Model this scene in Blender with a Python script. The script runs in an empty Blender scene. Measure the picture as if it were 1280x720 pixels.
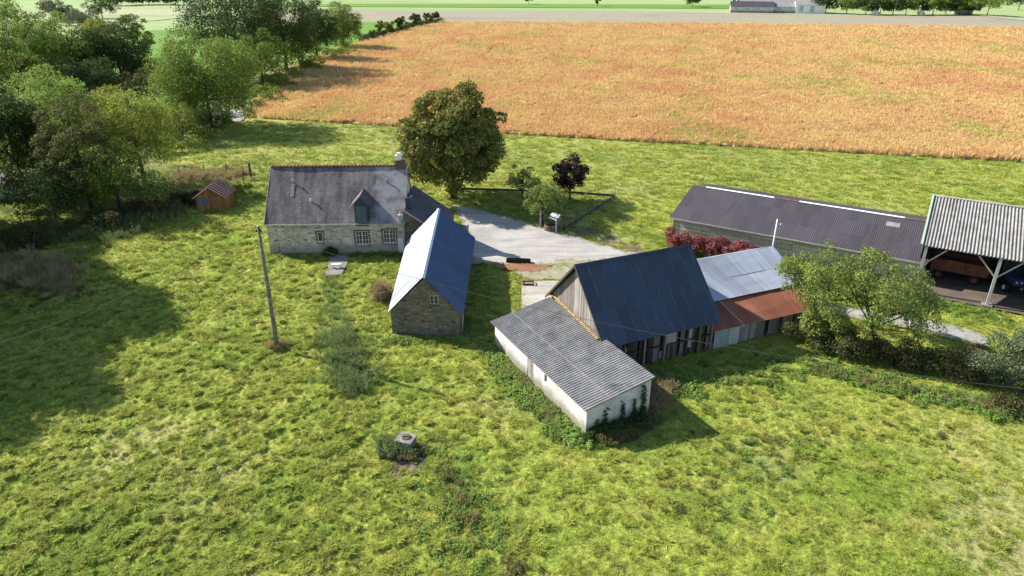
import bpy, math, random
import numpy as np
random.seed(7)
RNG = np.random.default_rng(11)
R = math.radians
scene = bpy.context.scene
COL = scene.collection

# ------------------------------------------------------------------ camera model
F, TH, CH = 880.0, R(24.8), 26.0            # focal length in px of a 1280 px frame, pitch, height
CT, ST = math.cos(TH), math.sin(TH)
def P(px, py, h=0.0):
    """world point at height h seen in the photograph at px, py"""
    u = (px-640)/F; v = (py-360)/F
    dy = CT - v*ST; dz = -ST - v*CT
    t = (h-CH)/dz
    return (u*t, dy*t, h)
def G(px, py):
    p = P(px, py); return (p[0], p[1])

SUN_AZ, SUN_EL = R(154.5), R(34.0)          # direction towards the sun, from +x counterclockwise

# ------------------------------------------------------------------ numpy noise
_perm = np.random.default_rng(3).random((256, 256))
def vnoise(x, y):
    xi = np.floor(x).astype(int); yi = np.floor(y).astype(int)
    fx = x-xi; fy = y-yi
    fx = fx*fx*(3-2*fx); fy = fy*fy*(3-2*fy)
    a = _perm[xi & 255, yi & 255]; b = _perm[(xi+1) & 255, yi & 255]
    c = _perm[xi & 255, (yi+1) & 255]; d = _perm[(xi+1) & 255, (yi+1) & 255]
    return (a*(1-fx)+b*fx)*(1-fy)+(c*(1-fx)+d*fx)*fy
def fbm(x, y, o=3):
    s = 0; a = 1; n = 0
    for i in range(o):
        s = s+a*vnoise(x*2**i+17*i, y*2**i+31*i); n += a; a *= .5
    return s/n
def inpoly(x, y, poly):
    x = np.asarray(x); y = np.asarray(y); c = np.zeros(x.shape, bool)
    n = len(poly); j = n-1
    for i in range(n):
        xi, yi = poly[i][:2]; xj, yj = poly[j][:2]
        if yi != yj:
            c ^= ((yi > y) != (yj > y)) & (x < (xj-xi)*(y-yi)/(yj-yi)+xi)
        j = i
    return c
def segdist(x, y, pts):
    d = np.full(np.shape(x), 1e9)
    for (ax, ay), (bx, by) in zip(pts[:-1], pts[1:]):
        dx, dy = bx-ax, by-ay
        t = np.clip(((x-ax)*dx+(y-ay)*dy)/(dx*dx+dy*dy+1e-9), 0, 1)
        d = np.minimum(d, np.hypot(x-ax-t*dx, y-ay-t*dy))
    return d

# ------------------------------------------------------------------ tagging, mesh building
def tag(o, label=None, cat=None, group=None, kind=None):
    if label: o['label'] = label
    if cat: o['category'] = cat
    if group: o['group'] = group
    if kind: o['kind'] = kind
    return o
def empty(name, loc=(0, 0, 0), rz=0, label=None, cat=None, group=None):
    o = bpy.data.objects.new(name, None); COL.objects.link(o)
    o.location = (loc[0], loc[1], loc[2] if len(loc) > 2 else 0); o.rotation_euler = (0, 0, rz)
    o.empty_display_size = .3
    return tag(o, label, cat, group)
def link(name, me, m, parent=None, loc=None):
    o = bpy.data.objects.new(name, me); COL.objects.link(o)
    if m is not None and len(me.materials) == 0: me.materials.append(m)
    if parent is not None: o.parent = parent
    if loc is not None: o.location = loc
    return o
def quads_mesh(name, V, Q, smooth=False):
    """V (n,3), Q (m,4) numpy"""
    me = bpy.data.meshes.new(name)
    V = np.ascontiguousarray(V, dtype=np.float32); Q = np.ascontiguousarray(Q, dtype=np.int32)
    me.vertices.add(len(V)); me.vertices.foreach_set('co', V.ravel())
    me.loops.add(Q.size); me.loops.foreach_set('vertex_index', Q.ravel())
    me.polygons.add(len(Q)); k = Q.shape[1]
    me.polygons.foreach_set('loop_start', np.arange(0, Q.size, k, dtype=np.int32))
    me.polygons.foreach_set('loop_total', np.full(len(Q), k, dtype=np.int32))
    me.update(calc_edges=True)
    me.polygons.foreach_set('use_smooth', np.full(len(Q), smooth))
    return me
class MB:
    def __init__(s): s.v = []; s.f = []; s.sm = []
    def add(s, vs, fs, smooth=False):
        n = len(s.v); s.v += [tuple(p) for p in vs]; s.f += [tuple(i+n for i in f) for f in fs]; s.sm += [smooth]*len(fs)
        return s
    def poly(s, *ps): return s.add(ps, [tuple(range(len(ps)))])
    def box(s, x0, x1, y0, y1, z0, z1):
        v = [(x0, y0, z0), (x1, y0, z0), (x1, y1, z0), (x0, y1, z0), (x0, y0, z1), (x1, y0, z1), (x1, y1, z1), (x0, y1, z1)]
        return s.add(v, [(0, 3, 2, 1), (4, 5, 6, 7), (0, 1, 5, 4), (1, 2, 6, 5), (2, 3, 7, 6), (3, 0, 4, 7)])
    def beam(s, a, b, w, h=None, up=(0, 0, 1)):
        h = h or w
        a = np.array(a, float); b = np.array(b, float); d = b-a; d /= np.linalg.norm(d)
        u = np.array(up, float)
        if abs(d@u) > .95: u = np.array((1., 0, 0))
        sd = np.cross(d, u); sd /= np.linalg.norm(sd); u = np.cross(sd, d)
        v = []
        for p in (a, b):
            for i, j in ((-1, -1), (1, -1), (1, 1), (-1, 1)): v.append(p+sd*w/2*i+u*h/2*j)
        return s.add(v, [(0, 1, 2, 3), (7, 6, 5, 4), (0, 4, 5, 1), (1, 5, 6, 2), (2, 6, 7, 3), (3, 7, 4, 0)])
    def tube(s, pts, rad, seg=8, cap=True):
        pts = [np.array(p, float) for p in pts]
        if not hasattr(rad, '__len__'): rad = [rad]*len(pts)
        v = []; f = []
        ref = np.array((0.31, .95, .05))
        for i, p in enumerate(pts):
            d = pts[min(i+1, len(pts)-1)]-pts[max(i-1, 0)]; d /= np.linalg.norm(d)+1e-9
            a = np.cross(d, ref)
            if np.linalg.norm(a) < .1: a = np.cross(d, (1., 0, 0))
            a /= np.linalg.norm(a); b = np.cross(d, a)
            for k in range(seg):
                t = 2*math.pi*k/seg; v.append(p+rad[i]*(a*math.cos(t)+b*math.sin(t)))
        for i in range(len(pts)-1):
            for k in range(seg):
                k2 = (k+1) % seg
                f.append((i*seg+k, i*seg+k2, (i+1)*seg+k2, (i+1)*seg+k))
        s.add(v, f, True)
        if cap:
            n = len(s.v)-len(v)
            s.f.append(tuple(n+k for k in range(seg))[::-1]); s.sm.append(False)
            s.f.append(tuple(n+(len(pts)-1)*seg+k for k in range(seg))); s.sm.append(False)
        return s
    def build(s, name, m, parent=None, kind=None):
        me = bpy.data.meshes.new(name); me.from_pydata(s.v, [], s.f)
        me.polygons.foreach_set('use_smooth', s.sm)
        uv_auto(me); me.update()
        o = link(name, me, m, parent)
        if kind: o['kind'] = kind
        return o
def uv_auto(me):
    uv = me.uv_layers.new(name='UVMap').data
    for p in me.polygons:
        n = p.normal
        if abs(n.z) > .9995: t = (1, 0, 0); b = (0, 1, 0)
        else:
            l = math.hypot(n.x, n.y); t = (-n.y/l, n.x/l, 0)
            b = (n.y*t[2]-n.z*t[1], n.z*t[0]-n.x*t[2], n.x*t[1]-n.y*t[0])
        for li in p.loop_indices:
            c = me.vertices[me.loops[li].vertex_index].co
            uv[li].uv = (c.x*t[0]+c.y*t[1]+c.z*t[2], c.x*b[0]+c.y*b[1]+c.z*b[2])

# ------------------------------------------------------------------ materials
class N:
    """tiny node helper"""
    def __init__(s, name):
        s.m = bpy.data.materials.new(name); s.m.use_nodes = True
        s.t = s.m.node_tree; s.b = s.t.nodes['Principled BSDF']; s.out = s.t.nodes['Material Output']
    def n(s, typ, **k):
        nd = s.t.nodes.new(typ)
        for a, v in k.items():
            if hasattr(nd, a) and a not in nd.inputs: setattr(nd, a, v)
            else: nd.inputs[a].default_value = v
        return nd
    def l(s, a, b): s.t.links.new(a, b)
    def coord(s, kind='Object', scale=(1, 1, 1), loc=(0, 0, 0), rot=(0, 0, 0)):
        if kind == 'Position': src = s.n('ShaderNodeNewGeometry').outputs['Position']
        else: src = s.n('ShaderNodeTexCoord').outputs[kind]
        mp = s.n('ShaderNodeMapping'); mp.inputs['Scale'].default_value = scale; mp.inputs['Location'].default_value = loc
        mp.inputs['Rotation'].default_value = rot
        s.l(src, mp.inputs['Vector']); return mp.outputs[0]
    def noise(s, vec, scale, detail=3, rough=.55, dist=0):
        nd = s.n('ShaderNodeTexNoise'); nd.inputs['Scale'].default_value = scale; nd.inputs['Detail'].default_value = detail
        nd.inputs['Roughness'].default_value = rough; nd.inputs['Distortion'].default_value = dist
        if vec is not None: s.l(vec, nd.inputs['Vector'])
        return nd.outputs['Fac']
    def ramp(s, fac, stops, interp='LINEAR'):
        r = s.n('ShaderNodeValToRGB'); e = r.color_ramp.elements; r.color_ramp.interpolation = interp
        while len(e) < len(stops): e.new(.5)
        for i, (p, c) in enumerate(stops):
            e[i].position = p
            e[i].color = (c, c, c, 1) if not hasattr(c, '__len__') else tuple(c)+(1,)
        s.l(fac, r.inputs[0]); return r.outputs[0]
    def mix(s, fac, a, b, mode='MIX'):
        m = s.n('ShaderNodeMix'); m.data_type = 'RGBA'; m.blend_type = mode
        for j, (sock, v) in enumerate(((m.inputs[0], fac), (m.inputs[6], a), (m.inputs[7], b))):
            if hasattr(v, 'links'): s.l(v, sock)
            elif hasattr(v, '__len__'): sock.default_value = tuple(v)+(1,) if len(v) == 3 else v
            else: sock.default_value = v if j == 0 else (v, v, v, 1)
        return m.outputs[2]
    def math(s, op, a, b=0):
        m = s.n('ShaderNodeMath'); m.operation = op
        for i, v in enumerate((a, b)):
            if hasattr(v, 'links'): s.l(v, m.inputs[i])
            else: m.inputs[i].default_value = v
        return m.outputs[0]
    def attr(s, name):
        a = s.n('ShaderNodeAttribute'); a.attribute_name = name; return a.outputs['Fac']
    def bump(s, h, strength=.5, dist=.05):
        b = s.n('ShaderNodeBump'); b.inputs['Strength'].default_value = strength; b.inputs['Distance'].default_value = dist
        s.l(h, b.inputs['Height']); s.l(b.outputs[0], s.b.inputs['Normal'])
    def col(s, c):
        if hasattr(c, 'links'): s.l(c, s.b.inputs['Base Color'])
        else: s.b.inputs['Base Color'].default_value = tuple(c)+(1,)
    def pr(s, rough=.8, metal=0, spec=.3):
        s.b.inputs['Roughness'].default_value = rough; s.b.inputs['Metallic'].default_value = metal
        s.b.inputs['Specular IOR Level'].default_value = spec; return s

def simple(name, c, rough=.8, metal=0, spec=.3, var=.25, scale=3, kind='Object', island=0):
    a = N(name); a.pr(rough, metal, spec)
    v = a.coord(kind)
    f = a.noise(v, scale, 4)
    lo = tuple(x*(1-var) for x in c); hi = tuple(min(1, x*(1+var)) for x in c)
    cc = a.ramp(f, [(.3, lo), (.7, hi)])
    if island:
        r = a.n('ShaderNodeNewGeometry').outputs['Random Per Island']
        cc = a.mix(1, cc, a.ramp(r, [(0, 1-island), (1, 1+island)]), 'MULTIPLY')
    a.col(cc); a.bump(a.noise(v, scale*8, 3), .25, .02)
    return a.m

def stone_mat(name, c1, c2, mortar, sx, sz, stain=None, moss=None, bumps=.6):
    a = N(name); a.pr(.95, 0, .15)
    v = a.coord('UV', (sx, sz, 1))
    dn = a.n('ShaderNodeTexNoise'); dn.inputs['Scale'].default_value = 1.3; a.l(v, dn.inputs['Vector'])
    vv = a.mix(.12, v, dn.outputs['Color'])
    vo = a.n('ShaderNodeTexVoronoi'); vo.inputs['Scale'].default_value = 1; vo.inputs['Randomness'].default_value = .9; a.l(vv, vo.inputs['Vector'])
    ve = a.n('ShaderNodeTexVoronoi'); ve.feature = 'DISTANCE_TO_EDGE'; ve.inputs['Scale'].default_value = 1; ve.inputs['Randomness'].default_value = .9; a.l(vv, ve.inputs['Vector'])
    sep = a.n('ShaderNodeSeparateColor'); a.l(vo.outputs['Color'], sep.inputs[0])
    mid = tuple((x+y)/2 for x, y in zip(c1, c2))
    cc = a.ramp(sep.outputs[0], [(0, c1), (.5, mid), (.93, c2), (1, tuple(x*.45 for x in c1))])
    e = a.ramp(ve.outputs['Distance'], [(.02, 0), (.09, 1)])
    cc = a.mix(e, mortar, cc)
    pos = a.coord('Object')
    big = a.noise(pos, .45, 4, .6)
    cc = a.mix(1, cc, a.ramp(big, [(.3, .78), (.7, 1.12)]), 'MULTIPLY')
    if stain:
        z = a.n('ShaderNodeSeparateXYZ'); a.l(pos, z.inputs[0])
        zz = a.math('ADD', z.outputs[2], a.math('MULTIPLY', a.noise(pos, 1.2, 4), -1.6))
        k = a.ramp(zz, [(0, 1), (.35, 0)])
        cc = a.mix(a.math('MULTIPLY', k, .6), cc, stain)
    if moss:
        k = a.ramp(a.noise(pos, 1.6, 5, .7), [(.52, 0), (.66, 1)])
        cc = a.mix(a.math('MULTIPLY', k, .55), cc, moss)
    a.col(cc); a.bump(a.math('ADD', e, a.math('MULTIPLY', a.noise(v, 6, 3), .5)), bumps, .05)
    return a.m

M = {}
def grass_palette(a, v, base_shift=1.0):
    n1 = a.noise(v, .055, 3, .5); n2 = a.noise(v, .35, 4, .6); n3 = a.noise(v, 2.2, 4, .65)
    c = a.ramp(n1, [(.32, (.195, .280, .038)), (.5, (.335, .385, .068)), (.68, (.250, .335, .048))])
    c = a.mix(a.ramp(n2, [(.44, 0), (.70, .6)]), c, (.42, .38, .10))
    c = a.mix(a.ramp(n2, [(.30, .6), (.42, 0)]), c, (.14, .225, .040))
    c = a.mix(1, c, a.ramp(n3, [(.3, .84), (.7, 1.12)]), 'MULTIPLY')
    c = a.mix(1, c, a.ramp(a.noise(v, 5.5, 3, .7), [(.32, .78), (.68, 1.18)]), 'MULTIPLY')
    return c
def mk_grass():
    a = N('grass_turf'); a.pr(.9, 0, .12)
    v = a.coord('Position')
    c = grass_palette(a, v)
    fine = a.noise(v, 9, 4, .7)
    c = a.mix(1, c, a.ramp(fine, [(.34, .50), (.66, 1.3)]), 'MULTIPLY')
    lush = a.attr('lush'); dry = a.attr('dry'); dirt = a.attr('dirt')
    c = a.mix(a.math('MULTIPLY', lush, .8), c, (.10, .19, .035))
    c = a.mix(a.math('MULTIPLY', dry, .8), c, (.42, .36, .19))
    dd = a.ramp(a.math('ADD', a.math('MULTIPLY', dirt, 1.3), a.math('MULTIPLY', a.noise(v, 1.6, 4, .7), .5)), [(.62, 0), (.9, 1)])
    c = a.mix(dd, c, a.mix(fine, (.09, .065, .045), (.25, .20, .15)))
    a.col(c); a.bump(a.math('ADD', fine, a.noise(v, 26, 2)), .8, .06)
    return a.m
M['turf'] = mk_grass()
def mk_blade(name, tint, amt, island=True, dark=1.0, flatrand=False):
    a = N(name); a.pr(.7, 0, .15)
    v = a.coord('Position')
    c = grass_palette(a, v)
    oi = a.n('ShaderNodeObjectInfo').outputs['Random']
    c = a.mix(amt, c, tint)
    c = a.mix(1, c, a.ramp(oi, [(0, .88), (1, 1.14)] if flatrand else [(0, .7*dark), (1, 1.4*dark)]), 'MULTIPLY')
    ri = a.n('ShaderNodeNewGeometry').outputs['Random Per Island']
    c = a.mix(a.ramp(ri, [(.76, 0), (.97, .5)]), c, (.48, .43, .15))
    a.col(c)
    tr = a.n('ShaderNodeBsdfTranslucent'); a.l(c, tr.inputs[0])
    mx = a.n('ShaderNodeMixShader'); mx.inputs[0].default_value = .3
    a.l(a.b.outputs[0], mx.inputs[1]); a.l(tr.outputs[0], mx.inputs[2]); a.l(mx.outputs[0], a.out.inputs[0])
    return a.m
M['blade'] = mk_blade('grass_blade', (.36, .43, .065), .3)
M['nettle'] = mk_blade('nettle_leaf', (.13, .19, .075), .85)
M['weed'] = mk_blade('weed_leaf', (.13, .24, .05), .8)
M['dryblade'] = mk_blade('dry_blade', (.34, .25, .16), .8)
M['darkweed'] = mk_blade('dark_weed', (.10, .075, .04), .8)
M['crop_blade'] = mk_blade('crop_blade', (.70, .45, .22), .95, flatrand=True)

def leaf_mat(name, c1, c2, c3=None, trans=.30, spec=.12, rough=.7):
    a = N(name); a.pr(rough, 0, spec)
    v = a.coord('Object')
    r = a.n('ShaderNodeNewGeometry').outputs['Random Per Island']
    c = a.ramp(r, [(0, tuple(x*.65 for x in c1)), (.5, c1), (1, c2)])
    n = a.noise(v, .55, 3, .6)
    c = a.mix(a.ramp(n, [(.40, 0), (.62, .8)]), c, c3 or c2)
    c = a.mix(1, c, a.ramp(a.noise(v, 1.7, 3), [(.3, .75), (.7, 1.25)]), 'MULTIPLY')
    a.col(c)
    tr = a.n('ShaderNodeBsdfTranslucent'); a.l(c, tr.inputs[0])
    mx = a.n('ShaderNodeMixShader'); mx.inputs[0].default_value = trans
    a.l(a.b.outputs[0], mx.inputs[1]); a.l(tr.outputs[0], mx.inputs[2]); a.l(mx.outputs[0], a.out.inputs[0])
    return a.m
M['leaf_mid'] = leaf_mat('leaf_mid', (0.153, 0.216, 0.042), (0.268, 0.332, 0.065), (0.217, 0.282, 0.048))
M['leaf_dark'] = leaf_mat('leaf_dark', (0.053, 0.090, 0.025), (0.094, 0.138, 0.037), (0.078, 0.117, 0.031))
M['leaf_lime'] = leaf_mat('leaf_lime', (0.246, 0.284, 0.051), (0.416, 0.436, 0.076), (0.323, 0.360, 0.059))
M['leaf_willow'] = leaf_mat('leaf_willow', (0.217, 0.284, 0.068), (0.363, 0.436, 0.135), (0.290, 0.416, 0.068))
M['leaf_brown'] = leaf_mat('leaf_brown', (0.149, 0.144, 0.051), (0.239, 0.237, 0.072), (0.120, 0.135, 0.043))
M['leaf_chestnut'] = leaf_mat('leaf_chestnut', (0.127, 0.171, 0.039), (0.271, 0.275, 0.064), (0.292, 0.252, 0.074))
M['leaf_apple'] = leaf_mat('leaf_apple', (0.172, 0.236, 0.058), (0.314, 0.357, 0.111), (0.229, 0.276, 0.065))
M['leaf_purple'] = leaf_mat('leaf_purple', (.028, .014, .018), (.055, .026, .03), (.045, .02, .026), .12)
M['leaf_red'] = leaf_mat('leaf_red', (0.230, 0.060, 0.072), (0.405, 0.153, 0.136), (0.324, 0.128, 0.112))
M['leaf_bramble'] = leaf_mat('leaf_bramble', (0.075, 0.079, 0.029), (0.143, 0.114, 0.051), (0.086, 0.108, 0.032))
M['leaf_grey'] = leaf_mat('leaf_grey', (0.133, 0.164, 0.086), (0.203, 0.234, 0.133), (0.156, 0.196, 0.094))
M['leaf_dry'] = leaf_mat('leaf_dry', (.20, .13, .08), (.33, .22, .13), (.14, .11, .06))
M['bark'] = simple('bark', (.075, .062, .048), .95, 0, .1, .35, 4)
M['bark_pale'] = simple('bark_pale', (.13, .12, .095), .95, 0, .1, .35, 4)

def crop_col(a, k=1.0):
    v = a.coord('Position'); vs = a.coord('Position', (1, .6, 1))
    n1 = a.noise(v, .02, 4, .6); n2 = a.noise(vs, .12, 4, .65)
    c = a.ramp(n1, [(.36, (.63, .385, .19)), (.5, (.66, .445, .215)), (.64, (.65, .47, .225))])
    c = a.mix(a.ramp(n2, [(.46, 0), (.60, .7)]), c, (.71, .54, .24))
    c = a.mix(a.ramp(n2, [(.34, .6), (.44, 0)]), c, (.63, .35, .17))
    g = a.noise(vs, .045, 5, .68); g2 = a.noise(v, .5, 3, .6)
    c = a.mix(a.math('MULTIPLY', a.ramp(g, [(.53, 0), (.63, .8)]), a.ramp(g2, [(.4, .15), (.6, 1)])), c, (.42, .45, .11))
    return c, v
def mk_crop():
    a = N('ripe_crop'); a.pr(.95, 0, .1)
    c, v = crop_col(a); n3 = a.noise(v, 3.2, 4, .75)
    c = a.mix(1, c, a.ramp(n3, [(.30, .62), (.70, .95)]), 'MULTIPLY')
    a.col(c); a.bump(n3, .6, .2); return a.m
M['crop'] = mk_crop()
def mk_cropblade():
    a = N('crop_blade'); a.pr(.8, 0, .1)
    c, v = crop_col(a)
    ri = a.n('ShaderNodeNewGeometry').outputs['Random Per Island']
    c = a.mix(1, c, a.ramp(ri, [(0, .88), (1, 1.18)]), 'MULTIPLY')
    a.col(c)
    tr = a.n('ShaderNodeBsdfTranslucent'); a.l(c, tr.inputs[0])
    mx = a.n('ShaderNodeMixShader'); mx.inputs[0].default_value = .3
    a.l(a.b.outputs[0], mx.inputs[1]); a.l(tr.outputs[0], mx.inputs[2]); a.l(mx.outputs[0], a.out.inputs[0])
    return a.m
M['crop_blade'] = mk_cropblade()
def mk_field(name, c1, c2, c3, sc=.02, stripes=0):
    a = N(name); a.pr(.95, 0, .1)
    v = a.coord('Position', (.35, 1, 1))
    c = a.ramp(a.noise(v, sc, 5, .6), [(.35, c1), (.5, c2), (.65, c3)])
    c = a.mix(1, c, a.ramp(a.noise(a.coord('Position'), .4, 4, .7), [(.3, .85), (.7, 1.13)]), 'MULTIPLY')
    a.col(c); return a.m
M['stubble'] = mk_field('stubble_soil', (.25, .23, .16), (.30, .26, .20), (.27, .28, .16), .05)
M['far_green'] = mk_field('far_pasture', (.24, .34, .13), (.29, .37, .16), (.25, .32, .13), .012)  # distance haze put into the colour: paler, washed-out green
M['bright_green'] = mk_field('bright_pasture', (.10, .23, .03), (.13, .25, .04), (.15, .23, .05), .03)
M['pale_field'] = mk_field('pale_field', (.33, .34, .19), (.36, .36, .22), (.25, .32, .13), .02)

def mk_gravel(name, c1, c2, worn=None):
    a = N(name); a.pr(.95, 0, .15)
    v = a.coord('Position')
    f = a.noise(v, 12, 4, .8); b = a.noise(v, .5, 4, .6)
    c = a.mix(f, tuple(x*.7 for x in c1), tuple(min(.9, x*1.25) for x in c1))
    c = a.mix(a.ramp(b, [(.42, 0), (.62, .8)]), c, c2)
    tr = a.noise(a.coord('Position', (.25, 1.3, 1), rot=(0, 0, .42)), .8, 4, .6)
    c = a.mix(1, c, a.ramp(tr, [(.35, .80), (.65, 1.12)]), 'MULTIPLY')
    c = a.mix(1, c, a.ramp(a.noise(v, 4.5, 4, .8), [(.35, .84), (.65, 1.1)]), 'MULTIPLY')
    if worn: c = a.mix(a.ramp(a.noise(v, .9, 5, .7), [(.55, 0), (.66, .7)]), c, worn)
    a.col(c); a.bump(f, .6, .03); return a.m
M['gravel'] = mk_gravel('yard_gravel', (.37, .35, .325), (.43, .41, .37))
M['lane'] = mk_gravel('lane_gravel', (.38, .37, .35), (.30, .28, .25), (.17, .18, .07))
M['stony'] = mk_gravel('stony_earth', (.36, .33, .24), (.24, .23, .11), (.16, .19, .05))
M['litter'] = mk_gravel('red_leaf_litter', (.33, .15, .09), (.26, .17, .10), (.13, .14, .05))
M['slab'] = mk_gravel('concrete_slab', (.46, .42, .36), (.40, .37, .32))
M['path'] = mk_gravel('stone_path', (.27, .26, .24), (.20, .19, .17), (.11, .13, .05))
M['barn_floor'] = mk_gravel('barn_floor_earth', (.14, .115, .095), (.10, .085, .07))

M['house_stone'] = stone_mat('house_stone', (.38, .315, .25), (.74, .66, .56), (.64, .56, .47), 2.8, 6.0, stain=(.30, .27, .21), bumps=.5)
M['barn_stone'] = stone_mat('barn_stone', (.155, .125, .09), (.30, .25, .185), (.17, .145, .105), 3.4, 7.0, moss=(.16, .13, .06), bumps=.8)
def mk_slate():
    a = N('old_slate'); a.pr(.75, 0, .35)
    v = a.coord('UV')
    br = a.n('ShaderNodeTexBrick'); br.inputs['Scale'].default_value = 1; br.inputs['Brick Width'].default_value = .3; br.inputs['Row Height'].default_value = .16
    br.inputs['Mortar Size'].default_value = .012; br.inputs['Color1'].default_value = (.115, .094, .094, 1); br.inputs['Color2'].default_value = (.175, .148, .148, 1); br.inputs['Mortar'].default_value = (.07, .065, .065, 1)
    a.l(v, br.inputs['Vector'])
    vs = a.coord('UV', (1, .22, 1)); st = a.noise(vs, 1.1, 5, .65); big = a.noise(a.coord('UV'), .3, 3)
    c = a.mix(1, br.outputs['Color'], a.ramp(st, [(.36, .42), (.64, 1.6)]), 'MULTIPLY')
    # lichen bleaching: the right part of the roof has been renewed, pale
    x = a.n('ShaderNodeSeparateXYZ'); a.l(a.coord('Object'), x.inputs[0])
    k = a.ramp(a.math('ADD', x.outputs[0], a.math('MULTIPLY', a.noise(vs, .9, 4), 2.4)), [(0, 0), (.99, 0), (1, 1)])
    kk = a.ramp(a.math('ADD', a.math('MULTIPLY', x.outputs[0], .1), a.math('MULTIPLY', st, .30)), [(1.14-.0, 0), (1.0, 0)]) if False else a.ramp(a.math('SUBTRACT', a.math('ADD', a.math('MULTIPLY', x.outputs[0], .25), a.math('MULTIPLY', a.noise(v, 1.1, 5, .6), 1.1)), 3.0), [(.08, 0), (.32, 1)])
    spots = a.ramp(a.noise(v, 7, 4, .75), [(.50, 0), (.60, 1)])
    c = a.mix(a.math('MULTIPLY', a.math('MULTIPLY', kk, .75), a.ramp(a.noise(v, .9, 5, .6), [(.35, .25), (.55, 1)])), c, (.36, .345, .35))
    c = a.mix(a.math('MULTIPLY', spots, .4), c, (.25, .23, .21))
    a.col(c); a.bump(br.outputs['Fac'], -.4, .02); return a.m
M['slate'] = mk_slate()
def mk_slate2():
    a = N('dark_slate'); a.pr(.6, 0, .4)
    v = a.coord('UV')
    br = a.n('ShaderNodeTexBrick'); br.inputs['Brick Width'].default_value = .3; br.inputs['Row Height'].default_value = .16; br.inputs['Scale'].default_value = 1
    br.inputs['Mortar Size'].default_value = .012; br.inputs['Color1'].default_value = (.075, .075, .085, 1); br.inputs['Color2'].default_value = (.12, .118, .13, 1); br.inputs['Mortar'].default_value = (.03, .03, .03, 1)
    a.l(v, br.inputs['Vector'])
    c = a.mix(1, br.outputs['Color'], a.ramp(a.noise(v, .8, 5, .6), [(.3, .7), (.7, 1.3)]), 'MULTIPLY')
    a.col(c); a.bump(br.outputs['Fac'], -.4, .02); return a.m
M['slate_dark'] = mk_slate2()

def metal_sheet(name, c, dirt, dirtamt, rough, metal, rib=.25, sheet=.9, streak=None, spec=.5, joint=None, patch=None):
    """corrugated metal: ribs run up the slope (v); sheets repeat along u"""
    a = N(name); a.pr(rough, metal, spec)
    v = a.coord('UV'); sx = a.n('ShaderNodeSeparateXYZ'); a.l(v, sx.inputs[0])
    u = sx.outputs[0]; vv = sx.outputs[1]
    wn = a.n('ShaderNodeTexWhiteNoise'); wn.noise_dimensions = '2D'
    cx = a.n('ShaderNodeCombineXYZ'); a.l(a.math('FLOOR', a.math('DIVIDE', u, sheet)), cx.inputs[0]); a.l(a.math('FLOOR', a.math('DIVIDE', vv, 2.6)), cx.inputs[1])
    a.l(cx.outputs[0], wn.inputs[0])
    cc = a.mix(1, c, a.ramp(wn.outputs[0], [(0, .82), (1, 1.18)]), 'MULTIPLY')
    st = a.noise(a.coord('UV', (1, .12, 1)), 2.2, 5, .65)
    cc = a.mix(a.math('MULTIPLY', a.ramp(st, [(.46, 0), (.68, 1)]), dirtamt), cc, dirt)
    if patch:
        cc = a.mix(a.math('MULTIPLY', a.ramp(a.noise(v, .35, 4, .6), [(.5, 0), (.64, 1)]), patch[1]), cc, patch[0])
    if joint:
        fr = a.math('FRACT', a.math('DIVIDE', a.math('ADD', u, a.math('MULTIPLY', a.noise(v, .7, 2), .08)), sheet))
        j = a.math('LESS_THAN', fr, .035/sheet)
        jn = a.ramp(a.noise(a.coord('UV', (1, .4, 1)), 1.4, 4, .7), [(.44, 0), (.58, 1)])
        cc = a.mix(a.math('MULTIPLY', j, jn), cc, joint)
    a.col(cc)
    h = a.math('SINE', a.math('MULTIPLY', u, 2*math.pi/rib))
    lap = a.math('LESS_THAN', a.math('FRACT', a.math('DIVIDE', vv, 2.6)), .02)
    a.bump(a.math('ADD', a.math('MULTIPLY', h, .5), a.math('ADD', a.math('MULTIPLY', lap, .5), a.math('MULTIPLY', a.noise(v, 1.3, 3), .8))), .25, .03)
    return a.m
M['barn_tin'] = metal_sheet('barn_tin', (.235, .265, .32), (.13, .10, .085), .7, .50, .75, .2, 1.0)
M['blue_tin'] = metal_sheet('blue_tin', (.052, .066, .098), (.05, .052, .06), .5, .5, .35, .2, .95, joint=(.17, .19, .23))
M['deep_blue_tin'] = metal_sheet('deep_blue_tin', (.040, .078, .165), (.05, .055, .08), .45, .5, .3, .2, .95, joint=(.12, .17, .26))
M['pale_tin'] = metal_sheet('pale_tin', (.47, .50, .56), (.30, .30, .32), .5, .5, .55, .08, .8)
M['rust_tin'] = metal_sheet('rust_tin', (.26, .095, .060), (.17, .055, .035), .6, .8, .0, .08, .8, spec=.2, patch=((.22, .16, .07), .5))
M['dark_sheet'] = metal_sheet('dark_sheet', (.055, .049, .060), (.08, .072, .074), .5, .75, 0, .18, 1.0, spec=.3)
M['ridge_metal'] = simple('ridge_metal', (.62, .66, .72), .45, .5, .5, .1, 2)
def mk_fibre(name, c, dark, lich):
    a = N(name); a.pr(.92, 0, .15)
    v = a.coord('UV')
    cc = a.ramp(a.noise(v, .9, 5, .65), [(.32, dark), (.62, c)])
    cc = a.mix(a.ramp(a.noise(v, 5, 4, .7), [(.56, 0), (.68, .7)]), cc, lich)
    cc = a.mix(a.ramp(a.noise(a.coord('UV', (1, .3, 1)), 2, 4, .7), [(.52, 0), (.7, .6)]), cc, tuple(x*.5 for x in dark))
    a.col(cc); return a.m
M['fibre'] = mk_fibre('fibre_cement_sheet', (.29, .28, .27), (.175, .17, .165), (.42, .40, .38))
M['fibre_pale'] = mk_fibre('pale_fibre_cement', (.31, .30, .28), (.20, .19, .18), (.15, .14, .13))
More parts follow.
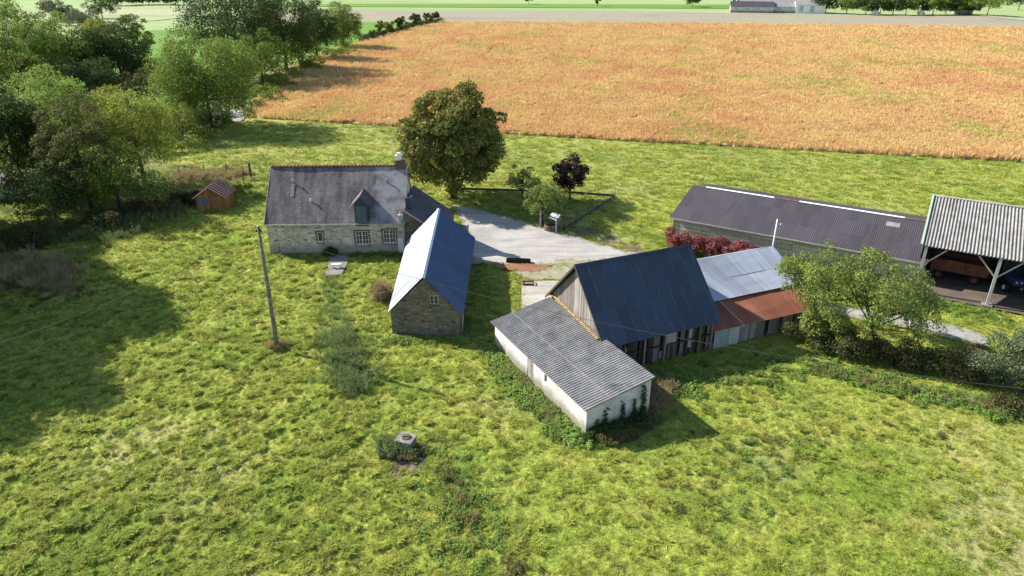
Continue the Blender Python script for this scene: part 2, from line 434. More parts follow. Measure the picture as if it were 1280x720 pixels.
def boards(name, c, c2, var=.4, streaky=True):
    a = N(name); a.pr(.9, 0, .12)
    r = a.n('ShaderNodeNewGeometry').outputs['Random Per Island']
    cc = a.ramp(r, [(0, tuple(x*(1-var) for x in c)), (.6, c), (1, c2)])
    v = a.coord('UV', (9, 1, 1))
    cc = a.mix(1, cc, a.ramp(a.noise(v, 1.2, 5, .7), [(.3, .6), (.7, 1.3)]), 'MULTIPLY')
    a.col(cc); a.bump(a.noise(v, 3, 3), .3, .02); return a.m
M['grey_boards'] = boards('weathered_boards', (.24, .215, .20), (.35, .325, .305), .35)
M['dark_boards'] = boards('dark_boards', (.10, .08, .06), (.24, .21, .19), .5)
M['pale_boards'] = boards('pale_boards', (.34, .35, .36), (.48, .48, .48), .3)
M['slat_boards'] = boards('slat_boards', (.56, .51, .47), (.70, .66, .61), .2)
M['shed_wood'] = boards('honey_wood', (.27, .145, .06), (.36, .21, .09), .2)
def mk_white():
    a = N('old_whitewash'); a.pr(.9, 0, .15)
    v = a.coord('UV'); pos = a.coord('Object')
    c = a.ramp(a.noise(v, .7, 5, .6), [(.3, (.48, .455, .45)), (.6, (.70, .67, .665))])
    c = a.mix(a.ramp(a.noise(a.coord('UV', (1, .25, 1)), 2.6, 5, .7), [(.54, 0), (.72, .55)]), c, (.36, .33, .28))
    br = a.n('ShaderNodeTexBrick'); br.inputs['Brick Width'].default_value = .5; br.inputs['Row Height'].default_value = .2; br.inputs['Scale'].default_value = 1
    br.inputs['Mortar Size'].default_value = .012; br.inputs['Color1'].default_value = (1, 1, 1, 1); br.inputs['Color2'].default_value = (.9, .9, .9, 1); br.inputs['Mortar'].default_value = (.72, .72, .72, 1)
    a.l(v, br.inputs['Vector']); c = a.mix(1, c, br.outputs['Color'], 'MULTIPLY')
    z = a.n('ShaderNodeSeparateXYZ'); a.l(pos, z.inputs[0])
    zz = a.math('ADD', z.outputs[2], a.math('MULTIPLY', a.noise(pos, 1.5, 4), -.9))
    c = a.mix(a.ramp(zz, [(0, .85), (.6, 0)]), c, (.20, .20, .13))
    a.col(c); a.bump(a.noise(v, 9, 3), .2, .02); return a.m
M['whitewash'] = mk_white()
M['concrete'] = simple('concrete', (.24, .225, .20), .95, 0, .1, .35, 3)
M['white_paint'] = simple('white_paint', (.78, .78, .76), .6, 0, .3, .05, 3)
M['pale_post'] = simple('pale_post', (.42, .40, .37), .8, 0, .3, .15, 3)
M['slate_wood'] = simple('slate_blue_cladding', (.05, .065, .08), .7, 0, .3, .2, 3)
M['door_teal'] = simple('teal_grey_door', (.085, .125, .15), .6, 0, .3, .15, 3)
M['brick'] = simple('dark_brick', (.14, .10, .08), .9, 0, .2, .3, 6)
M['ridge_tile'] = simple('red_ridge_tile', (.20, .085, .065), .85, 0, .2, .4, 3)
M['red_roof'] = simple('red_shed_roof', (.27, .085, .06), .8, 0, .3, .25, 3)
M['pole_wood'] = simple('pole_wood', (.20, .18, .155), .95, 0, .1, .5, 3)
M['post_wood'] = simple('post_wood', (.10, .085, .065), .95, 0, .1, .3, 5)
M['wire'] = simple('wire', (.10, .10, .10), .6, .3, .4, .1, 3)
M['cable'] = simple('cable', (.07, .065, .06), .6, 0, .4, .1, 3)
M['glass'] = simple('window_glass', (.03, .035, .04), .12, 0, .8, .1, 1)
M['blue_glass'] = simple('blue_window', (.09, .16, .34), .3, 0, .6, .2, 2)
M['black'] = simple('black_rubber', (.02, .02, .02), .8, 0, .3, .2, 4)
M['zinc'] = simple('zinc', (.40, .42, .44), .5, .6, .5, .15, 3)
M['red_paint'] = simple('red_paint', (.28, .05, .03), .6, 0, .4, .25, 3)
M['orange_paint'] = simple('orange_paint', (.50, .12, .05), .6, 0, .4, .2, 3)
M['blue_paint'] = simple('blue_paint', (.02, .06, .15), .5, 0, .5, .2, 3)
M['rust_paint'] = simple('rust_brown_paint', (.16, .06, .04), .8, 0, .3, .3, 3)
M['green_trim'] = simple('green_trim', (.36, .46, .36), .8, 0, .3, .1, 2)
M['lichen'] = simple('orange_lichen_flashing', (.34, .24, .09), .95, 0, .1, .5, 4)
M['stone_brown'] = simple('brown_stone', (.17, .14, .10), .95, 0, .1, .4, 3)
M['soil'] = simple('soil', (.12, .095, .07), .98, 0, .05, .4, 5)

# ------------------------------------------------------------------ shared building helpers
def wall(mb, p0, p1, z0, prof, openings=(), depth=.22):
    """vertical wall p0->p1 (outside on the right-hand side of travel); prof = [(u, z)...] top line; openings (u0,u1,z0,z1)"""
    p0 = np.array(p0[:2], float); p1 = np.array(p1[:2], float)
    L = np.linalg.norm(p1-p0); d = (p1-p0)/L; inn = np.array((-d[1], d[0]))
    us = sorted(set([0, L]+[u for u, _ in prof if 0 < u < L]+[u for o in openings for u in o[:2]]))
    pu = [u for u, _ in prof]; pz = [z for _, z in prof]
    top = lambda u: float(np.interp(u, pu, pz))
    def pt(u, z, k=0):
        q = p0+d*u+inn*k; return (q[0], q[1], z)
    for a, b in zip(us[:-1], us[1:]):
        if b-a < 1e-6: continue
        zs = sorted(set([z0]+[z for o in openings if o[0] < b-1e-6 and o[1] > a+1e-6 for z in o[2:]]))
        lim = min(top(a), top(b))
        for i, z in enumerate(zs):
            last = i == len(zs)-1
            za = top(a) if last else zs[i+1]; zb = top(b) if last else zs[i+1]
            zm = (z+min(za, zb))/2
            if any(o[0] < (a+b)/2 < o[1] and o[2] < zm < o[3] for o in openings): continue
            mb.poly(pt(a, z), pt(b, z), pt(b, zb), pt(a, za))
    for u0, u1, a, b in openings:
        mb.poly(pt(u0, a), pt(u0, a, depth), pt(u0, b, depth), pt(u0, b))
        mb.poly(pt(u1, b), pt(u1, b, depth), pt(u1, a, depth), pt(u1, a))
        mb.poly(pt(u0, b), pt(u0, b, depth), pt(u1, b, depth), pt(u1, b))
        mb.poly(pt(u1, a), pt(u1, a, depth), pt(u0, a, depth), pt(u0, a))
    return pt
def sheet(p0, p1, p2, p3, name, m, parent, pitch=0, amp=.02, thick=.04, sag=0, nv=8, seed=0):
    """roof sheet; p0->p1 along the eave, p3->p2 along the ridge"""
    p0, p1, p2, p3 = [np.array(p, float) for p in (p0, p1, p2, p3)]
    L = max(np.linalg.norm(p1-p0), np.linalg.norm(p2-p3))
    nu = int(L/pitch*6) if pitch else max(8, int(L/.6))
    n = np.cross(p1-p0, p3-p0); n /= np.linalg.norm(n)
    if n[2] < 0: n = -n
    U, W = np.meshgrid(np.linspace(0, 1, nu+1), np.linspace(0, 1, nv+1))
    U = U[..., None]; W = W[..., None]
    pts = (p0*(1-U)+p1*U)*(1-W)+(p3*(1-U)+p2*U)*W
    h = (fbm(U[..., 0]*L*.25+seed*7, W[..., 0]*3+seed, 3)-.5)*sag*2
    if pitch: h = h+amp*np.cos(U[..., 0]*L/pitch*2*math.pi)
    top = pts+n*h[..., None]; bot = top-n*thick
    V = np.concatenate([top.reshape(-1, 3), bot.reshape(-1, 3)])
    k = (nu+1)*(nv+1); idx = np.arange(k).reshape(nv+1, nu+1)
    q = np.stack([idx[:-1, :-1], idx[:-1, 1:], idx[1:, 1:], idx[1:, :-1]], -1).reshape(-1, 4)
    Q = [q, q[:, ::-1]+k]
    for e in (idx[0], idx[-1][::-1], idx[:, -1], idx[:, 0][::-1]):
        Q.append(np.stack([e[:-1], e[:-1]+k, e[1:]+k, e[1:]], -1))
    me = quads_mesh(name, V, np.concatenate(Q), False)
    uvl = me.uv_layers.new(name='UVMap')
    Ls = np.linalg.norm(p3-p0)
    uvv = np.stack([np.tile((U[..., 0]*L).ravel(), 2), np.tile((W[..., 0]*Ls).ravel(), 2)], -1)
    li = np.empty(len(me.loops), dtype=np.int32); me.loops.foreach_get('vertex_index', li)
    uvl.data.foreach_set('uv', uvv[li].astype(np.float32).ravel())
    return link(name, me, m, parent)
def board_wall(mb, p0, p1, z0, prof, w=.2, gap=.012, th=.025, miss=0, rough=.0, rnd=random, horizontal=False):
    p0 = np.array(p0[:2], float); p1 = np.array(p1[:2], float)
    L = np.linalg.norm(p1-p0); d = (p1-p0)/L; inn = np.array((-d[1], d[0]))
    pu = [u for u, _ in prof]; pz = [z for _, z in prof]
    top = lambda u: float(np.interp(u, pu, pz))
    def hexa(u0, u1, za0, za1, zb0, zb1, k):
        v = []
        for kk in (k, k+th):
            for u, z in ((u0, za0), (u1, za1), (u1, zb1), (u0, zb0)):
                q = p0+d*u+inn*kk; v.append((q[0], q[1], z))
        mb.add(v, [(0, 1, 2, 3), (7, 6, 5, 4), (0, 4, 5, 1), (1, 5, 6, 2), (2, 6, 7, 3), (3, 7, 4, 0)])
    if horizontal:
        z = z0; H = max(pz)
        while z < H-.02:
            zt = min(z+w-gap, H)
            for a in np.arange(0, L, 4.0):
                b = min(a+3.99, L); hexa(a, b, z, z, zt, zt, rnd.uniform(0, .012))
            z += w
        return
    u = 0
    while u < L-.02:
        ww = min(w*rnd.uniform(.75, 1.25), L-u)
        if rnd.random() >= miss:
            b0 = z0+rnd.uniform(0, rough); cut = rnd.uniform(0, rough*.4)
            hexa(u, u+ww-gap, b0, b0, top(u)-cut, top(u+ww-gap)-cut, rnd.uniform(0, .015))
        u += ww
def window(parent, x0, x1, y, z0, z1, cols=2, rows=3, fm=None, gm=None, name='window', bar=.05, fr=.07, sillm=None, both=True):
    """window set in a wall facing -y at local y; frame with glazing bars > pane, sill"""
    mb = MB(); d = .06
    mb.box(x0, x0+fr, y, y+d, z0, z1); mb.box(x1-fr, x1, y, y+d, z0, z1)
    mb.box(x0+fr, x1-fr, y, y+d, z0, z0+fr); mb.box(x0+fr, x1-fr, y, y+d, z1-fr, z1)
    for i in range(1, cols):
        x = x0+(x1-x0)*i/cols; w = bar*(1.3 if i*2 == cols else .6)
        mb.box(x-w/2, x+w/2, y+.004, y+d-.004, z0+fr, z1-fr)
    for j in range(1, rows):
        z = z0+(z1-z0)*j/rows; mb.box(x0+fr, x1-fr, y+.01, y+d-.01, z-bar*.25, z+bar*.25)
    w = mb.build(name, fm or M['white_paint'], parent)
    MB().box(x0+.02, x1-.02, y+d*.5+.006, y+d*.5+.02, z0+.02, z1-.02).build('pane', gm or M['glass'], w)
    if sillm: MB().box(x0-.06, x1+.06, y-.2, y+.02, z0-.09, z0-.005).build('sill', sillm, w)
    return w

# ------------------------------------------------------------------ sky, sun, camera, view
w = bpy.data.worlds.new('World'); scene.world = w; w.use_nodes = True
nt = w.node_tree; bg = nt.nodes['Background']
sky = nt.nodes.new('ShaderNodeTexSky'); sky.sky_type = 'NISHITA'; sky.sun_disc = False
sky.sun_elevation = SUN_EL; sky.sun_rotation = R(90)-SUN_AZ
sky.air_density = 1.0; sky.dust_density = .6; sky.ozone_density = 1.5
nt.links.new(sky.outputs[0], bg.inputs[0]); bg.inputs[1].default_value = .09
sd = bpy.data.lights.new('sun', 'SUN'); sd.energy = 4.6; sd.angle = R(.6); sd.color = (1, .94, .84)
so = bpy.data.objects.new('sun', sd); COL.objects.link(so)
so.rotation_euler = (R(90)-SUN_EL, 0, SUN_AZ+R(90))
cd = bpy.data.cameras.new('camera'); cam = bpy.data.objects.new('camera', cd); COL.objects.link(cam)
cam.location = (0, 0, CH); cam.rotation_euler = (R(90)-TH, 0, 0)
cd.sensor_width = 36; cd.lens = F/1280*36; cd.clip_end = 4000; cd.clip_start = .5
scene.camera = cam
vs_ = scene.view_settings; vs_.view_transform = 'Standard'; vs_.look = 'None'; vs_.gamma = 1; vs_.exposure = 1.15
scene.cycles.max_bounces = 6; scene.cycles.diffuse_bounces = 3; scene.cycles.transparent_max_bounces = 4

# ------------------------------------------------------------------ ground zones
def ragged(poly, step=.8, amp=.35, seed=0):
    r = np.random.default_rng(seed); out = []
    n = len(poly)
    for i in range(n):
        a = np.array(poly[i][:2]); b = np.array(poly[(i+1) % n][:2]); L = np.linalg.norm(b-a)
        k = max(1, int(L/step))
        nrm = np.array((-(b-a)[1], (b-a)[0]))/(L+1e-9)
        for j in range(k):
            q = a+(b-a)*j/k+nrm*(r.random()-.5)*2*amp
            out.append((q[0], q[1]))
    return out
def flat(name, poly, z, m, label=None, cat=None, kind='structure', thick=0):
    o = MB()
    o.poly(*[(x, y, z) for x, y in poly])
    ob = o.build(name, m); ob['kind'] = kind
    return ob
yard_poly = ragged([G(566, 256), G(600, 262), G(650, 275), G(700, 290), G(730, 300), G(770, 311), G(815, 321), G(862, 328), G(900, 332), G(905, 342),
                    G(840, 345), G(775, 338), G(740, 336), G(700, 332), G(655, 329), G(592, 331), G(584, 300)], .7, .28, 1)
lane_poly = ragged([G(980, 352), G(1040, 381), G(1130, 394), G(1195, 408), G(1240, 421), G(1236, 434), G(1180, 421), G(1120, 407), G(1040, 393), G(960, 372)], .6, .16, 2)
slab_poly = [G(652, 352), G(716, 352), G(716, 392), G(652, 388)]
path_poly = ragged([(-17.9, 64.1), (-16.1, 64.1), (-15.6, 62), (-15.7, 59.0), (-17.1, 58.7), (-17.3, 61)], .4, .1, 3)
stony_poly = ragged([G(700, 327), G(780, 326), G(820, 340), G(760, 346), G(720, 349), G(660, 350), G(640, 341), G(690, 335)], .5, .3, 4)
litter_poly = ragged([G(612, 330), G(660, 330), G(688, 334), G(668, 341), G(630, 337)], .4, .2, 5)
crop_poly = [G(306, 146), G(400, 152), G(500, 158), G(640, 167), G(800, 176.5), G(1000, 187), G(1280, 202), G(1500, 213), (420, 340), G(1280, 36), G(900, 31), G(552, 29),
             G(520, 36), G(470, 50), G(430, 60), G(400, 70), G(370, 84), G(345, 102), G(322, 125)]
osx = np.array((math.cos(R(-31.3)), math.sin(R(-31.3))))
osn = np.array((-osx[1], osx[0]))
OS0 = np.array((34.75, 55.45))
floor_poly = [tuple(OS0-osn*.2-osx*.5), tuple(OS0+osx*24-osn*.2), tuple(OS0+osx*24+osn*15.6), tuple(OS0+osn*15.6-osx*.5)]
wl_poly = ragged([G(180, 188), G(215, 165), G(250, 150), G(285, 138), G(312, 128), G(318, 138), G(300, 152), G(270, 158), G(235, 168), G(200, 190)], 1.2, .6, 8)
nogreen = [yard_poly, lane_poly, slab_poly, floor_poly, wl_poly]
feet = [[(-23.8, 64.1), (-10.4, 64.5), (-5.9, 64.5), (-6.0, 73), (-24, 72.8)], [(-9.2, 47.8), (-4, 47.5), (-4, 63), (-9.7, 63)],
        [(-1.1, 46), (4.4, 35), (8.6, 37.2), (2.9, 47.6)], [(6.2, 42), (14.6, 45.6), (11.4, 52.8), (2.9, 49.2)],
        [(14.6, 45.2), (25, 48.6), (22.3, 54.6), (12, 51.5)]]

# meadow: one sheet, finer near the viewer, real tussocks
nr, nc = 980, 900
rows = 17*np.exp(np.linspace(0, math.log(240/17), nr))
cols = np.linspace(-1.12, 1.12, nc)
YY, TT = np.meshgrid(rows, cols, indexing='ij')
XX = TT*(YY*.74+14)
def in_any(x, y, polys):
    c = np.zeros(np.shape(x), bool)
    for p in polys: c |= inpoly(x, y, p)
    return c
def lump(x, y):
    left = np.clip((8-x)/18, .25, 1)
    b = fbm(x*3.4+3, y*3.8+9, 2); b2 = fbm(x*.22, y*.22+50, 3); b3 = vnoise(x*3.1, y*3.4)
    h = np.clip(b-.42, 0, 1)*.50*left+(b2-.5)*.22+(b3-.5)*.06
    return h*np.clip(1.5-y/110, .35, 1)
def zone_attr(x, y):
    lush = np.zeros(x.shape); dry = np.zeros(x.shape); dirt = np.zeros(x.shape)
    def sp(px, py, r, st=1, asp=1):
        gx, gy = G(px, py); n = fbm(x*.6+px, y*.6, 2)
        return np.clip(1.35-np.hypot((x-gx), (y-gy)/asp)/r+(n-.5)*1.4, 0, 1)*st
    n = (fbm(x*.5, y*.5, 3)-.5)
    strip = [G(415, 352), G(420, 400), G(430, 440), G(436, 485)]
    lush = np.maximum(lush, np.clip(1.3-segdist(x, y, strip)/1.3+n, 0, 1)*.8)
    strip = [G(612, 440), G(640, 470), G(690, 520), G(715, 550)]
    lush = np.maximum(lush, np.clip(1.3-segdist(x, y, strip)/1.4+n, 0, 1)*.5)
    strip = [G(540, 560), G(575, 620), G(590, 660), G(560, 720)]
    lush = np.maximum(lush, np.clip(1.2-segdist(x, y, strip)/2.2+n, 0, 1)*.65)
    lush = np.maximum(lush, sp(620, 370, 3.5, .45, 2.2))
    lush = np.maximum(lush, sp(690, 265, 7, .4, 2))
    lush = np.maximum(lush, np.clip(1.2-segdist(x, y, [G(0, 320), G(80, 300), G(180, 270), G(300, 250)])/4+n*2, 0, 1)*.7)
    for (px, py, r) in ((1000, 500, 1.5), (960, 590, 1.8), (900, 640, 1.5), (1010, 560, 1.2), (860, 620, 1.2), (930, 190, 6), (960, 205, 5)):
        lush = np.maximum(lush, sp(px, py, r, .5))
    for (px, py, r, s) in ((180, 560, 3.5, .5), (260, 600, 3, .4), (1240, 640, 3.5, .6), (1220, 560, 4, .35), (700, 275, 2.5, .8), (780, 235, 5, .5), (770, 300, 2.5, .7), (800, 480, 2, .3), (640, 500, 2.5, .4), (950, 570, 2, .4), (1270, 690, 3, .7)):
        dry = np.maximum(dry, sp(px, py, r, s))
    dry = np.maximum(dry, np.clip((y-72)/25, 0, 1)*(.16+.3*np.clip(fbm(x*.07, y*.12, 2)-.35, 0, 1)))
    dry = np.maximum(dry, np.clip(1.2-segdist(x, y, [G(940, 245), G(1180, 262)])/3+n*2, 0, 1)*.4)
    for (px, py, r, s) in ((514, 566, 1.5, 1.3), (625, 455, .8, .7), (655, 480, .7, .5), (680, 508, .6, .6), (760, 300, 1.5, .6), (735, 290, 1.6, .7), (790, 312, 1.5, .6), (575, 600, .6, .6), (1100, 480, 1.0, .5), (720, 545, 1, .7), (260, 145, 8, .8)):
        dirt = np.maximum(dirt, sp(px, py, r, s))
    dirt = np.maximum(dirt, np.clip(1.1-segdist(x, y, [G(1010, 450), G(1140, 488), G(1280, 512)])/1.0+n*1.5, 0, 1)*.55)
    dirt = np.maximum(dirt, np.clip(1.2-segdist(x, y, [G(0, 330), G(60, 345)])/4+n*1.5, 0, 1)*.7)
    wood = [G(-300, 300), G(0, 300), G(120, 278), G(215, 268), G(300, 245), G(300, 215), G(215, 205), G(215, 160), G(330, 118), G(420, 75), G(350, 20), G(0, 20), G(-300, 60)]
    dirt = np.maximum(dirt, inpoly(x, y, wood)*.35)
    lush = np.maximum(lush, inpoly(x, y, wood)*.9)
    return lush, dry, dirt
hard = in_any(XX, YY, nogreen)
Z = lump(XX, YY)-.10
Z = np.where(hard, -.16, Z)
crop_in = inpoly(XX, YY, crop_poly); Z = np.where(crop_in, -.3, Z)
V = np.stack([XX, YY, Z], -1).reshape(-1, 3)
idx = np.arange(nr*nc).reshape(nr, nc)
Q = np.stack([idx[:-1, :-1], idx[:-1, 1:], idx[1:, 1:], idx[1:, :-1]], -1).reshape(-1, 4)
me = quads_mesh('meadow', V, Q, True)
LU, DR, DI = zone_attr(XX, YY)
for nm, A in (('lush', LU), ('dry', DR), ('dirt', DI)):
    at = me.attributes.new(nm, 'FLOAT', 'POINT'); at.data.foreach_set('value', A.astype(np.float32).ravel())
tag(link('meadow', me, M['turf']), kind='structure')

# terrain to the horizon and behind the viewer
mb = MB(); mb.poly((-2500, -600, -.6), (2500, -600, -.6), (2500, 3500, -.6), (-2500, 3500, -.6))
tag(mb.build('ground', M['turf']), kind='structure')
def field(name, pts, z, m): return flat(name, pts, z, m)
field('far_pasture', [(-1200, 240), (1500, 240), (1500, 3000), (-1200, 3000)], -.5, M['far_green'])
field('stubble_field', [G(395, 34), G(552, 29), G(900, 31), G(1280, 36), (700, 330), (800, 425), G(1280, 22), G(1230, 19.5), G(1160, 18.5), G(920, 15), G(700, 12.5), G(560, 12), G(400, 11), G(300, 13)], -.35, M['stubble'])
field('bright_pasture', [G(190, 150), G(300, 100), G(400, 66), G(470, 48), G(552, 28), G(500, 27), G(430, 28), G(330, 34), G(180, 38), G(120, 45), G(100, 90)], -.04, M['bright_green'])
field('pale_field', [G(-60, 16), G(60, 14), G(150, 10), G(250, 7), G(250, 19), G(190, 25), G(100, 27), G(-60, 40)], -.3, M['pale_field'])
field('far_green_strip', [G(320, 4.5), G(560, 4), G(1020, 5.5), G(1020, 10.5), G(700, 9), G(400, 7.5), G(320, 8)], -.28, M['bright_green'])

# crop: a raised stand of ripe plants with an uneven top
ys = np.concatenate([np.linspace(95, 180, 210), np.linspace(181, 372, 190)]); xs = np.linspace(-62, 420, 620)
CY, CX = np.meshgrid(ys, xs, indexing='ij')
ins = inpoly(CX, CY, crop_poly)
CZ = .14+(fbm(CX*.35, CY*.35, 3)-.5)*.10
V = np.stack([CX, CY, CZ], -1).reshape(-1, 3)
idx = np.arange(CX.size).reshape(CX.shape)
Q = np.stack([idx[:-1, :-1], idx[:-1, 1:], idx[1:, 1:], idx[1:, :-1]], -1)
keep = ins[:-1, :-1] & ins[:-1, 1:] & ins[1:, 1:] & ins[1:, :-1]
Q = Q[keep]
# side skirts
used = np.unique(Q); mp = -np.ones(CX.size, int); mp[used] = np.arange(len(used)); V2 = V[used]; Q = mp[Q]
from collections import Counter
E1 = np.concatenate([Q[:, [0, 1]], Q[:, [1, 2]], Q[:, [2, 3]], Q[:, [3, 0]]])
key = np.sort(E1, 1); kk = key[:, 0]*10**7+key[:, 1]; uq, inv, ct = np.unique(kk, return_inverse=True, return_counts=True)
BE = E1[ct[inv] == 1]
n0 = len(V2); lowv = V2.copy(); lowv[:, 2] = -.2
V3 = np.concatenate([V2, lowv]); S = np.stack([BE[:, 1], BE[:, 0], BE[:, 0]+n0, BE[:, 1]+n0], -1)
o = link('crop_field', quads_mesh('crop_field', V3, np.concatenate([Q, S]), True), M['crop']); tag(o, kind='structure')

flat('gravel_yard', yard_poly, .035, M['gravel'])
flat('stony_ground', stony_poly, .060, M['stony'])
flat('leaf_litter', litter_poly, .075, M['litter'])
flat('gravel_lane', lane_poly, .035, M['lane'])
o = MB(); o.poly(*[(x, y, .09) for x, y in slab_poly]); tag(o.build('concrete_pad', M['slab']), kind='structure')
flat('barn_floor', floor_poly, .03, M['barn_floor'])
flat('stone_path', path_poly, .10, M['path'])
flat('woodland_lane', wl_poly, .03, M['lane'])
flat('track', [G(1225, 19), G(1280, 25), G(1290, 27), G(1290, 24.5), G(1280, 22.5), G(1225, 17.5)], -.2, M['pale_field'])

# ------------------------------------------------------------------ scattered plants (instances)
def blades_proto(name, m, n, rad, hmin, hmax, wd, lean=.5, seed=0, leafy=False):
    r = np.random.default_rng(seed); V = []; Q = []
    for i in range(n):
        a = r.random()*6.28; d = rad*math.sqrt(r.random()); x, y = d*math.cos(a), d*math.sin(a)
        h = r.uniform(hmin, hmax); b = r.random()*6.28; wv = np.array((math.cos(b), math.sin(b), 0))*wd*r.uniform(.6, 1.3)/2
        la = a+r.normal()*.8; ln = np.array((math.cos(la), math.sin(la), 0))*h*lean*r.uniform(.3, 1.4)
        p0 = np.array((x, y, -.05)); p1 = p0+ln*.35+(0, 0, h*.6); p2 = p0+ln+(0, 0, h*(1-.25*lean))
        k = len(V)
        V += [p0-wv*.8, p0+wv*.8, p1+wv, p1-wv, p2+wv*.3, p2-wv*.3]; Q += [(k, k+1, k+2, k+3), (k+3, k+2, k+4, k+5)]
        if leafy:
            for j in range(4):
                z = h*r.uniform(.25, .95); c = p0+ln*(z/h)*.6+(0, 0, z); t = r.random()*6.28
                e = np.array((math.cos(t), math.sin(t), -.3))*wd*3*r.uniform(.7, 1.2); s = np.array((-math.sin(t), math.cos(t), 0))*wd*1.1
                k = len(V); V += [c, c+e*.5+s, c+e, c+e*.5-s]; Q.append((k, k+1, k+2, k+3))
    me = quads_mesh(name, np.array(V), np.array(Q)); me.materials.append(m)
    return bpy.data.objects.new(name, me)
def scatter(name, X, Y, Zs, S, protos, tilt=.12, kind='stuff', sxy=None):
    c = bpy.data.collections.new(name+'_kinds')
    for p in protos: c.objects.link(p)
    n = len(X); me = bpy.data.meshes.new(name)
    me.vertices.add(n); me.vertices.foreach_set('co', np.stack([X, Y, Zs], -1).astype(np.float32).ravel())
    r = np.random.default_rng(n)
    at = me.attributes.new('sc', 'FLOAT', 'POINT'); at.data.foreach_set('value', np.asarray(S, dtype=np.float32))
    ro = np.stack([r.normal(size=n)*tilt, r.normal(size=n)*tilt, r.random(n)*6.283], -1).astype(np.float32)
    at = me.attributes.new('ro', 'FLOAT_VECTOR', 'POINT'); at.data.foreach_set('vector', ro.ravel())
    o = bpy.data.objects.new(name, me); COL.objects.link(o); o['kind'] = kind
    g = bpy.data.node_groups.new(name, 'GeometryNodeTree')
    g.interface.new_socket('Geometry', in_out='INPUT', socket_type='NodeSocketGeometry'); g.interface.new_socket('Geometry', in_out='OUTPUT', socket_type='NodeSocketGeometry')
    gi = g.nodes.new('NodeGroupInput'); go = g.nodes.new('NodeGroupOutput')
    mp = g.nodes.new('GeometryNodeMeshToPoints'); io = g.nodes.new('GeometryNodeInstanceOnPoints')
    ci = g.nodes.new('GeometryNodeCollectionInfo'); ci.inputs['Collection'].default_value = c; ci.inputs['Separate Children'].default_value = True
    a1 = g.nodes.new('GeometryNodeInputNamedAttribute'); a1.data_type = 'FLOAT'; a1.inputs['Name'].default_value = 'sc'
    a2 = g.nodes.new('GeometryNodeInputNamedAttribute'); a2.data_type = 'FLOAT_VECTOR'; a2.inputs['Name'].default_value = 'ro'
    l = g.links.new
    l(gi.outputs[0], mp.inputs['Mesh']); l(mp.outputs[0], io.inputs['Points']); l(ci.outputs[0], io.inputs['Instance'])
    io.inputs['Pick Instance'].default_value = True
    e2r = g.nodes.new('FunctionNodeEulerToRotation')
    l(a2.outputs[0], e2r.inputs[0]); l(e2r.outputs[0], io.inputs['Rotation']); l(a1.outputs[0], io.inputs['Scale'])
    l(io.outputs[0], go.inputs[0])
    md = o.modifiers.new('scatter', 'NODES'); md.node_group = g
    return o
grass_protos = [blades_proto('grass_tuft', M['blade'], 34, .24, .07, .21, .032, 1.0, s) for s in range(5)]
def rand_view(n, y0, y1, spread=1.12, power=2.0):
    """random ground points, thinning out with distance"""
    u = RNG.random(n); y = 1/((1/y0)*(1-u)+(1/y1)*u) if power == 2 else y0*(y1/y0)**u
    x = (RNG.random(n)*2-1)*(y*.70+11)*spread
    return x, y
X, Y = rand_view(105000, 19, 128, 1.1, 1.5)
ok = ~in_any(X, Y, nogreen+feet+[crop_poly, stony_poly, path_poly]); X = X[ok]; Y = Y[ok]
lu, dr, di = zone_attr(X, Y)
ok = (RNG.random(len(X)) > di*.95) & (RNG.random(len(X)) > dr*.4); X = X[ok]; Y = Y[ok]
lump_ = fbm(X*3.4+3, Y*3.8+9, 2)
S = (.6+RNG.random(len(X))*.6)*(.55+.9*np.clip(lump_-.38, 0, .5)*2)*np.clip(Y/48, .62, 2.0)
scatter('grass', X, Y, lump(X, Y)-.10, S, grass_protos)
# taller tussocks with drooping blades
tus = [blades_proto('grass_tussock', M['blade'], 130, .20, .14, .32, .030, 1.1, 20+s) for s in range(4)]
n = 30000; X, Y = rand_view(n, 19, 92, 1.08, 1.5)
ok = ~in_any(X, Y, nogreen+feet+[crop_poly, stony_poly, path_poly]); X = X[ok]; Y = Y[ok]
lump_ = fbm(X*3.4+3, Y*3.8+9, 2); pr_ = np.clip((lump_-.45)*4, .05, 1)*np.clip(.45+fbm(X*.15+5, Y*.15, 2), .3, 1)*np.clip((14-X)/26, .22, 1)
ok = RNG.random(len(X)) < pr_; X = X[ok]; Y = Y[ok]
scatter('tussock_grass', X, Y, lump(X, Y)-.12, .6+RNG.random(len(X))*.55, tus, .1)
# crop plants
crop_protos = [blades_proto('crop_plant', M['crop_blade'], 34, .45, .35, .75, .055, .25, 40+s) for s in range(4)]
n = 120000; u = RNG.random(n); Y = 95*(370/95)**u; X = (RNG.random(n)*2-1)*(Y*.72+14)*1.1
ok = inpoly(X, Y, crop_poly); X = X[ok]; Y = Y[ok]
scatter('crop_plants', X, Y, np.full(len(X), .08), (.75+RNG.random(len(X))*.55)*np.clip(Y/150, 1, 1.9), crop_protos)
def patch(name, protos, segs, count, width, smin, smax, tilt=.15, z=-.02):
    pts = []
    L = [math.dist(a, b) for a, b in zip(segs[:-1], segs[1:])]; tot = sum(L) or 1
    X = []; Y = []
    for i in range(count):
        t = RNG.random()*tot; j = 0
        while j < len(L)-1 and t > L[j]: t -= L[j]; j += 1
        a, b = segs[j], segs[min(j+1, len(segs)-1)]; f = t/(L[j] or 1) if L else 0
        X.append(a[0]+(b[0]-a[0])*f+RNG.normal()*width*.5); Y.append(a[1]+(b[1]-a[1])*f+RNG.normal()*width*.5)
    X = np.array(X); Y = np.array(Y)
    ok = ~in_any(X, Y, feet+nogreen); X = X[ok]; Y = Y[ok]
    return X, Y, np.full(len(X), z), smin+RNG.random(len(X))*(smax-smin)
